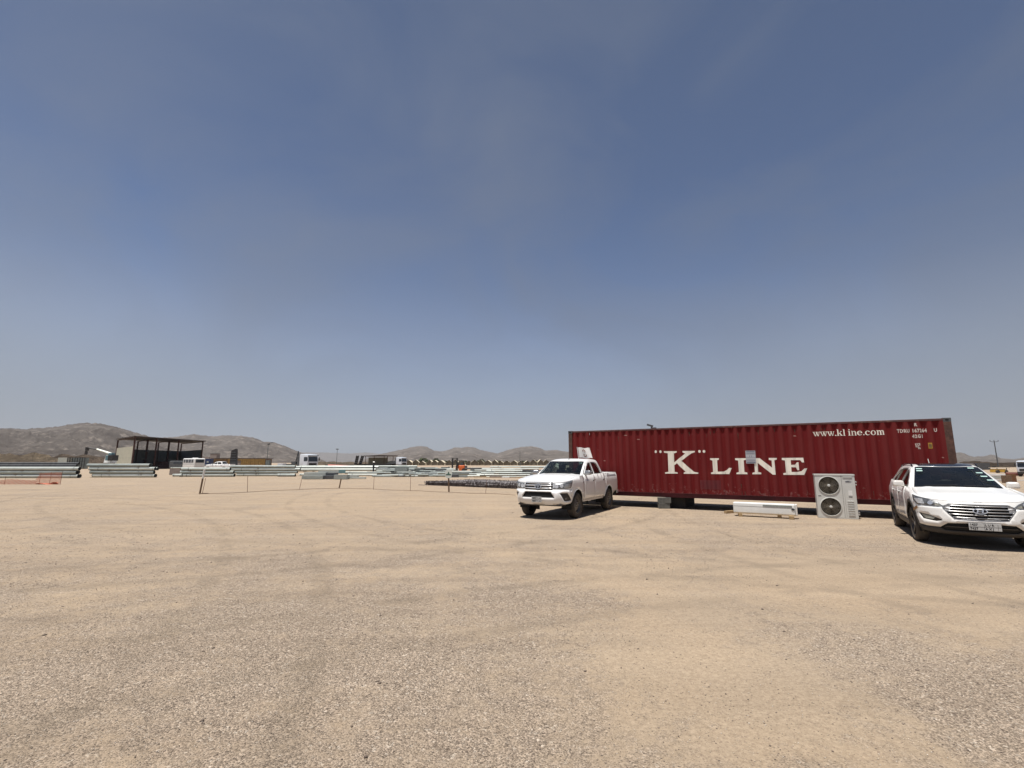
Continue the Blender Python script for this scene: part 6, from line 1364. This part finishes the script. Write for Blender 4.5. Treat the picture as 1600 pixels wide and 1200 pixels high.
slab(415, 421, 719, 728, 128, .8, M['shed_dark'], 'small grey steel frame at the right end of the ochre building', 'gate', 'gate_panel')
slab(434, 442, 724, 729, 118, 2, M['truck'], 'small white box beyond the poles, between ochre building and truck', 'box', 'white_box')
slab(447, 459, 725, 728, 120, 1, M['shed_dark'], 'low dark trailer bed just left of the truck with black gear', 'trailer', 'trailer_bed')
rn = thing('hill_hut', 'small beige hut on the slope above the ochre building', 'hut', (wx(329, 420), 420, 3.6))
obj('wall', merge(MB().box((3.5, 0, 2.4), (5.4, 5, 6.0)), MB().box((-3, 0, .9), (6.5, 5, 3)), MB().box((12, 0, .4), (7, 4, 2))), M['concrete_l'], rn); obj('roof', MB().box((3.5, 0, 5.5), (5.8, 5.4, .3)), M['shed_dark'], rn)
sh2 = thing('small_shelter', 'small open shelter with brown roof and grey green wall behind the distant worker', 'shelter', (wx(569, 170), 170, 0))
SW = wx(600, 170) - wx(569, 170); SR = wx(618, 170) - wx(566, 170)
obj('wall', MB().box((SW / 2 + .3, 4, 1.75), (SW, .15, 3.2)), mat('olive grey sheet', (.17, .165, .125), .8, 0, .1), sh2)
obj('roof', MB().add([(-.6, 0, 3.75), (SR * .45, -1, 4.0), (SR, 0, 3.85), (SR * .9, 5, 3.7), (0, 5, 3.65), (-.6, 0, 3.9), (SR * .45, -1, 4.15), (SR, 0, 4.0), (SR * .9, 5, 3.85), (0, 5, 3.8)], [(4, 3, 2, 1, 0), (5, 6, 7, 8, 9), (0, 1, 6, 5), (1, 2, 7, 6), (2, 3, 8, 7), (3, 4, 9, 8), (4, 0, 5, 9)]), M['roof_brown'], sh2)
for px_ in (571, 584.5, 600, 605, 614): obj('post', MB().box((wx(px_, 170) - wx(569, 170), 0, 1.9), (.16, .16, 3.8)), M['dark_rust'], sh2)
rdp = obj('red_pipe', MB().tube((0, 0, 1.05), (wx(545, 86) - wx(513, 86), .6, 1.0), .22, .12, 12), M['red']); tag(rdp, 'red tapered pipe lying above the long poles, right of the truck with black gear', 'pipe', loc=(wx(513, 86), 86, 0))
slab(508, 549, 726.6, 730, 87, 1.6, M['steel_d'], 'low dark rack carrying the red tapered pipe', 'rack', 'pipe_rack')
# forklift
fk = thing('forklift', 'orange forklift with a tall black mast working among the steel sections', 'forklift', (wx(717, 84), 84, 0))
for dx_ in (-1.05, -.25): obj('mast_rail', MB().box((dx_, -.5, 1.2), (.27, .14, 2.35)), M['black'], fk)
for z in (.9, 1.75, 2.1, 2.34): obj('mast_crossbar', MB().box((-.65, -.5, z), (.9, .10, .09)), M['black'], fk)
obj('body', merge(MB().box((.25, .2, .85), (1.5, 1.2, .55)), MB().box((.55, .1, .65), (1.0, 1.3, 1.0))), M['orange'], fk, bevel=.12, seg=3, smooth=True)
obj('counterweight', MB().box((1.25, .2, .65), (.35, 1.1, .8)), M['dark_rust'], fk, bevel=.08)
for x in (-.05, .75):
    for y in (-.3, .6): obj('guard_post', MB().tube((x, y, 1.1), (x + .05, y, 1.92), .035, n=5), M['black'], fk)
obj('overhead_guard', MB().box((.38, .15, 1.95), (.95, 1.0, .05)), M['steel_d'], fk); obj('driver_seat', MB().box((.5, .2, 1.35), (.4, .5, .5)), M['teal'], fk, bevel=.08)
for x in (-.4, .9): far_wheel(fk, x, -.45, .33)
obj('fork', MB().box((-1.3, -.5, .9), (1.0, .1, .06)), M['steel_d'], fk)
# lamp posts and wires pole
def lamp(px, y, z, lab, kind):
    t = thing('lamp_post' if kind != 'e' else 'utility_pole', lab, 'lamp post' if kind != 'e' else 'utility pole', (wx(px, y), y, 0))
    obj('pole', MB().tube((0, 0, 0), (0, 0, z), .14 if kind != 'e' else .17, .08 if kind != 'e' else .12, 8), M['steel_d'] if kind == 'e' else M['shed_dark'], t)
    if kind == 'e':
        obj('crossarm', MB().poly([(-1.4, 0, z - .1), (-.7, 0, z - .35), (.7, 0, z - .35), (1.4, 0, z - .1)], .07, 5), M['steel_d'], t)
        for x in (-1.35, -.05, 1.35): obj('insulator', MB().tube((x, 0, z - .2), (x, 0, z + .25), .10, .07, 6), M['steel_d'], t)
    elif kind == 'a': obj('lamp_arm', MB().poly([(0, 0, z - .5), (.2, 0, z + .2), (.9, 0, z + .5)], .05, 5), M['shed_dark'], t); obj('lamp_head', MB().box((.15, 0, z), (.7, .3, .35)), M['steel_d'], t); obj('lamp_head', MB().box((1.1, 0, z + .55), (.7, .25, .14)), M['steel_d'], t)
    elif kind == 'b': obj('lamp_head', MB().box((0, 0, z), (1.0, .5, .35)), M['steel_d'], t)
    return t
lamp(417, 150, 7.2, 'thin tall lamp post standing before the hills, right of the ochre building', 'a'); lamp(526, 200, 7.0, 'lamp post with a short wide head above the red pipe', 'b'); lamp(812.5, 200, 6.2, 'plain thin pole rising before the hills just left of the pickup', 'p')
lamp(1558.5, 160, 8.7, 'utility pole with a crossarm and insulators at the right, beyond the suv', 'e')
# pale tents in a long row
g = 'row of pale peaked tents'
proto = None
def tent(x, lab):
    global proto
    if proto is None:
        t = thing('tent', lab, 'tent', (x, 255, 0), 0, g); w = 1.82; h0, h1 = 1.35, 2.75
        obj('canopy', MB().add([(-w, -2, h0), (0, -2, h1), (w, -2, h0), (-w, 3, h0), (0, 3, h1), (w, 3, h0)], [(0, 1, 4, 3), (1, 2, 5, 4), (3, 4, 5)]), M['tan'], t)
        obj('front_opening', MB().add([(-w * .9, -1.7, 0), (w * .9, -1.7, 0)] + [(w * .9 * math.cos(a), -1.7, 1.15 + 1.05 * math.sin(a)) for a in [math.pi * i / 8 for i in range(9)]], [tuple([0, 1] + list(range(2, 11)))]), M['tent_dark'], t)
        obj('side_wall', merge(MB().box((-w, .5, .8), (.12, 4.4, 1.6)), MB().box((w, .5, .8), (.12, 4.4, 1.6))), M['beige_sheet'], t)
        proto = t; return t
    c_ = copy_tree(proto); c_.location = (x + random.uniform(-.35, .35), 255 + random.uniform(-2, 4), 0); c_.scale = (random.uniform(.85, 1.12), 1, random.uniform(.82, 1.12)); c_.rotation_euler = (0, 0, random.uniform(-.12, .12)); c_['label'] = lab; return c_
ordn = 'first second third fourth fifth sixth seventh eighth ninth tenth eleventh twelfth thirteenth fourteenth fifteenth sixteenth seventeenth eighteenth nineteenth twentieth twenty-first twenty-second twenty-third twenty-fourth twenty-fifth twenty-sixth'.split()
for i in range(26): tent(wx(640 + i * 10.2, 255), f'pale peaked tent, {ordn[i]} from the left in the long row below the hills')
def shrub(px, y, h, w, lab):
    t = thing('desert_tree', lab, 'tree', (wx(px, y), y, 0)); obj('trunk', MB().tube((0, 0, 0), (0, 0, h * .5), .14, .08, 6), M['bark'], t); mb = MB()
    for k_ in range(420):
        a = random.uniform(0, 6.28); r_ = w * math.sqrt(random.random()); z = h * (.45 + .55 * random.random() * (1 - (r_ / w) ** 2)); c_ = Vector((r_ * math.cos(a), r_ * math.sin(a) * .7, z)); u = Vector([random.gauss(0, .26) for _ in range(3)]); v = Vector([random.gauss(0, .26) for _ in range(3)])
        mb.add([c_ - u, c_ + v, c_ + u, c_ - v], [(0, 1, 2, 3)])
    obj('crown', mb, M['leaf'], t)
shrub(662, 275, 4.2, 3.4, 'dusty green tree behind the tents, left of the forklift'); shrub(681, 282, 3.9, 2.8, 'smaller dusty green tree just right of the first, behind the tents'); shrub(752, 275, 3.4, 2.4, 'low green tree behind the tents, right of the forklift')
for i in range(9): shrub(610 + i * 29 + random.uniform(-6, 6), 262 + (i % 3) * 3, 2.3, 2.4, ['first', 'second', 'third', 'fourth', 'fifth', 'sixth', 'seventh', 'eighth', 'ninth'][i] + ' low dusty bush from the left along the tent row')

# ------------------------------------------------------------------ worker, seen from afar
def person(x, y, lab):
    t = thing('person', lab, 'person', (x, y, 0), R(20))
    me = bpy.data.meshes.new('body'); J = {'pelvis': (0, 0, .93), 'chest': (0, 0, 1.28), 'neck': (.02, 0, 1.46), 'head': (.03, 0, 1.58), 'crown': (.03, 0, 1.70)}
    V = [(0, 0, .95), (0, 0, 1.15), (0, 0, 1.35), (.01, 0, 1.46), (.02, 0, 1.56), (.02, 0, 1.68), (0, .10, .90), (.06, .12, .50), (-.02, .12, .08), (.10, .12, .03), (0, -.10, .90), (-.04, -.12, .50), (-.14, -.12, .08), (-.02, -.12, .03),
         (0, .20, 1.38), (.05, .26, 1.12), (.24, .20, 1.00), (0, -.20, 1.38), (.04, -.26, 1.12), (.20, -.20, .96), (.30, .19, .98), (.27, -.19, .93)]
    E_ = [(0, 1), (1, 2), (2, 3), (3, 4), (4, 5), (0, 6), (6, 7), (7, 8), (8, 9), (0, 10), (10, 11), (11, 12), (12, 13), (2, 14), (14, 15), (15, 16), (2, 17), (17, 18), (18, 19), (16, 20), (19, 21)]
    Rr_ = [.15, .14, .16, .06, .10, .09, .10, .07, .05, .05, .10, .07, .05, .05, .07, .05, .035, .07, .05, .035, .03, .03]
    me.from_pydata(V, E_, []); o = bpy.data.objects.new('body', me); COL.objects.link(o); o.parent = t; md = o.modifiers.new('skin', 'SKIN')
    for i, r_ in enumerate(Rr_): me.skin_vertices[0].data[i].radius = (r_, r_)
    me.skin_vertices[0].data[0].use_root = True; o.modifiers.new('sub', 'SUBSURF').levels = 1; me.materials.append(M['navy'])
    obj('face', MB().lathe([(.001, -.09), (.07, -.06), (.085, 0), (.07, .06), (.001, .085)], 10, Matrix.Translation((.045, 0, 1.60))), M['skin'], t, smooth=True)
    obj('hard_hat', MB().lathe([(.15, 1.66), (.125, 1.67), (.12, 1.74), (.07, 1.80), (.001, 1.81)], 14, Matrix.Translation((.02, 0, 0))), M['helmet'], t, smooth=True)
    obj('cap_brim', MB().box((.16, 0, 1.665), (.08, .16, .015)), M['helmet'], t)
person(wx(584, 60.9), 60.9, 'person in dark workwear and a white hard hat standing among the distant poles')

# ------------------------------------------------------------------ things at the far right, beyond the suv
slab(1530, 1546, 723.5, 734, 105, 2.2, M['steel_d'], 'dark steel bin beyond the suv roof, right of the container', 'bin', 'steel_bin')
yl = thing('yellow_machine', 'low yellow machine with a pale flat canopy left of the utility pole foot', 'machine', (wx(1557, 77), 77, 0))
obj('body', MB().box((0, 0, .35), (1.5, 1.2, .5)), M['yellow'], yl, bevel=.08); obj('canopy', MB().box((.3, 0, .84), (2.2, 1.3, .07)), M['tan'], yl); obj('seat', MB().box((-.5, 0, .95), (.25, .4, .3)), M['black'], yl, bevel=.03); obj('canopy_post', merge(MB().box((-.6, -.5, .55), (.06, .06, .55)), MB().box((.9, -.5, .5), (.06, .06, .65))), M['dark_rust'], yl)
for x in (-.6, .7): far_wheel(yl, x, -.55, .24)
for k in range(3):
    slab(1555, 1574.5, 741.0 + 3.7 * k, 743.8 + 3.7 * k, 43.8, 1.6, M['white_plain'] if k != 1 else M['steel_b'], ['top', 'middle', 'lowest'][k] + ' white sheet bundle in the small stack behind the suv windscreen pillar', 'sheet bundle', 'sheet_bundle', 'white sheet bundles')
slab(1569.5, 1577, 743, 757, 39.5, .5, M['timber_old'], 'dark brown crate behind the suv mirror, left of the two', 'crate', 'crate'); slab(1577.3, 1584, 740.5, 757, 40, .5, mat('red brown crate', (.17, .075, .03), .8, 0, .3, 5), 'red brown crate behind the suv mirror, taller of the two', 'crate', 'crate')
slab(1574, 1596, 739.3, 743.5, 58, .5, mat('maroon beam', (.22, .05, .05), .7, 0, .3), 'maroon steel beam lying left of the white vehicle at the right edge', 'beam', 'steel_beam')
slab(1574, 1650, 737.5, 739, 62, .4, mat('dusty pink beam', (.38, .22, .18), .8), 'dusty pink beam lying behind the maroon one', 'beam', 'steel_beam')
slab(1585, 1660, 750.2, 751.6, 44.5, .2, M['white_plain'], 'long white bar on the sand at the right edge', 'bar', 'white_bar')
t_ = truck_cab(1603, 57.5, -150, 'white high cabbed truck cut off by the right edge of the view', s=.60)
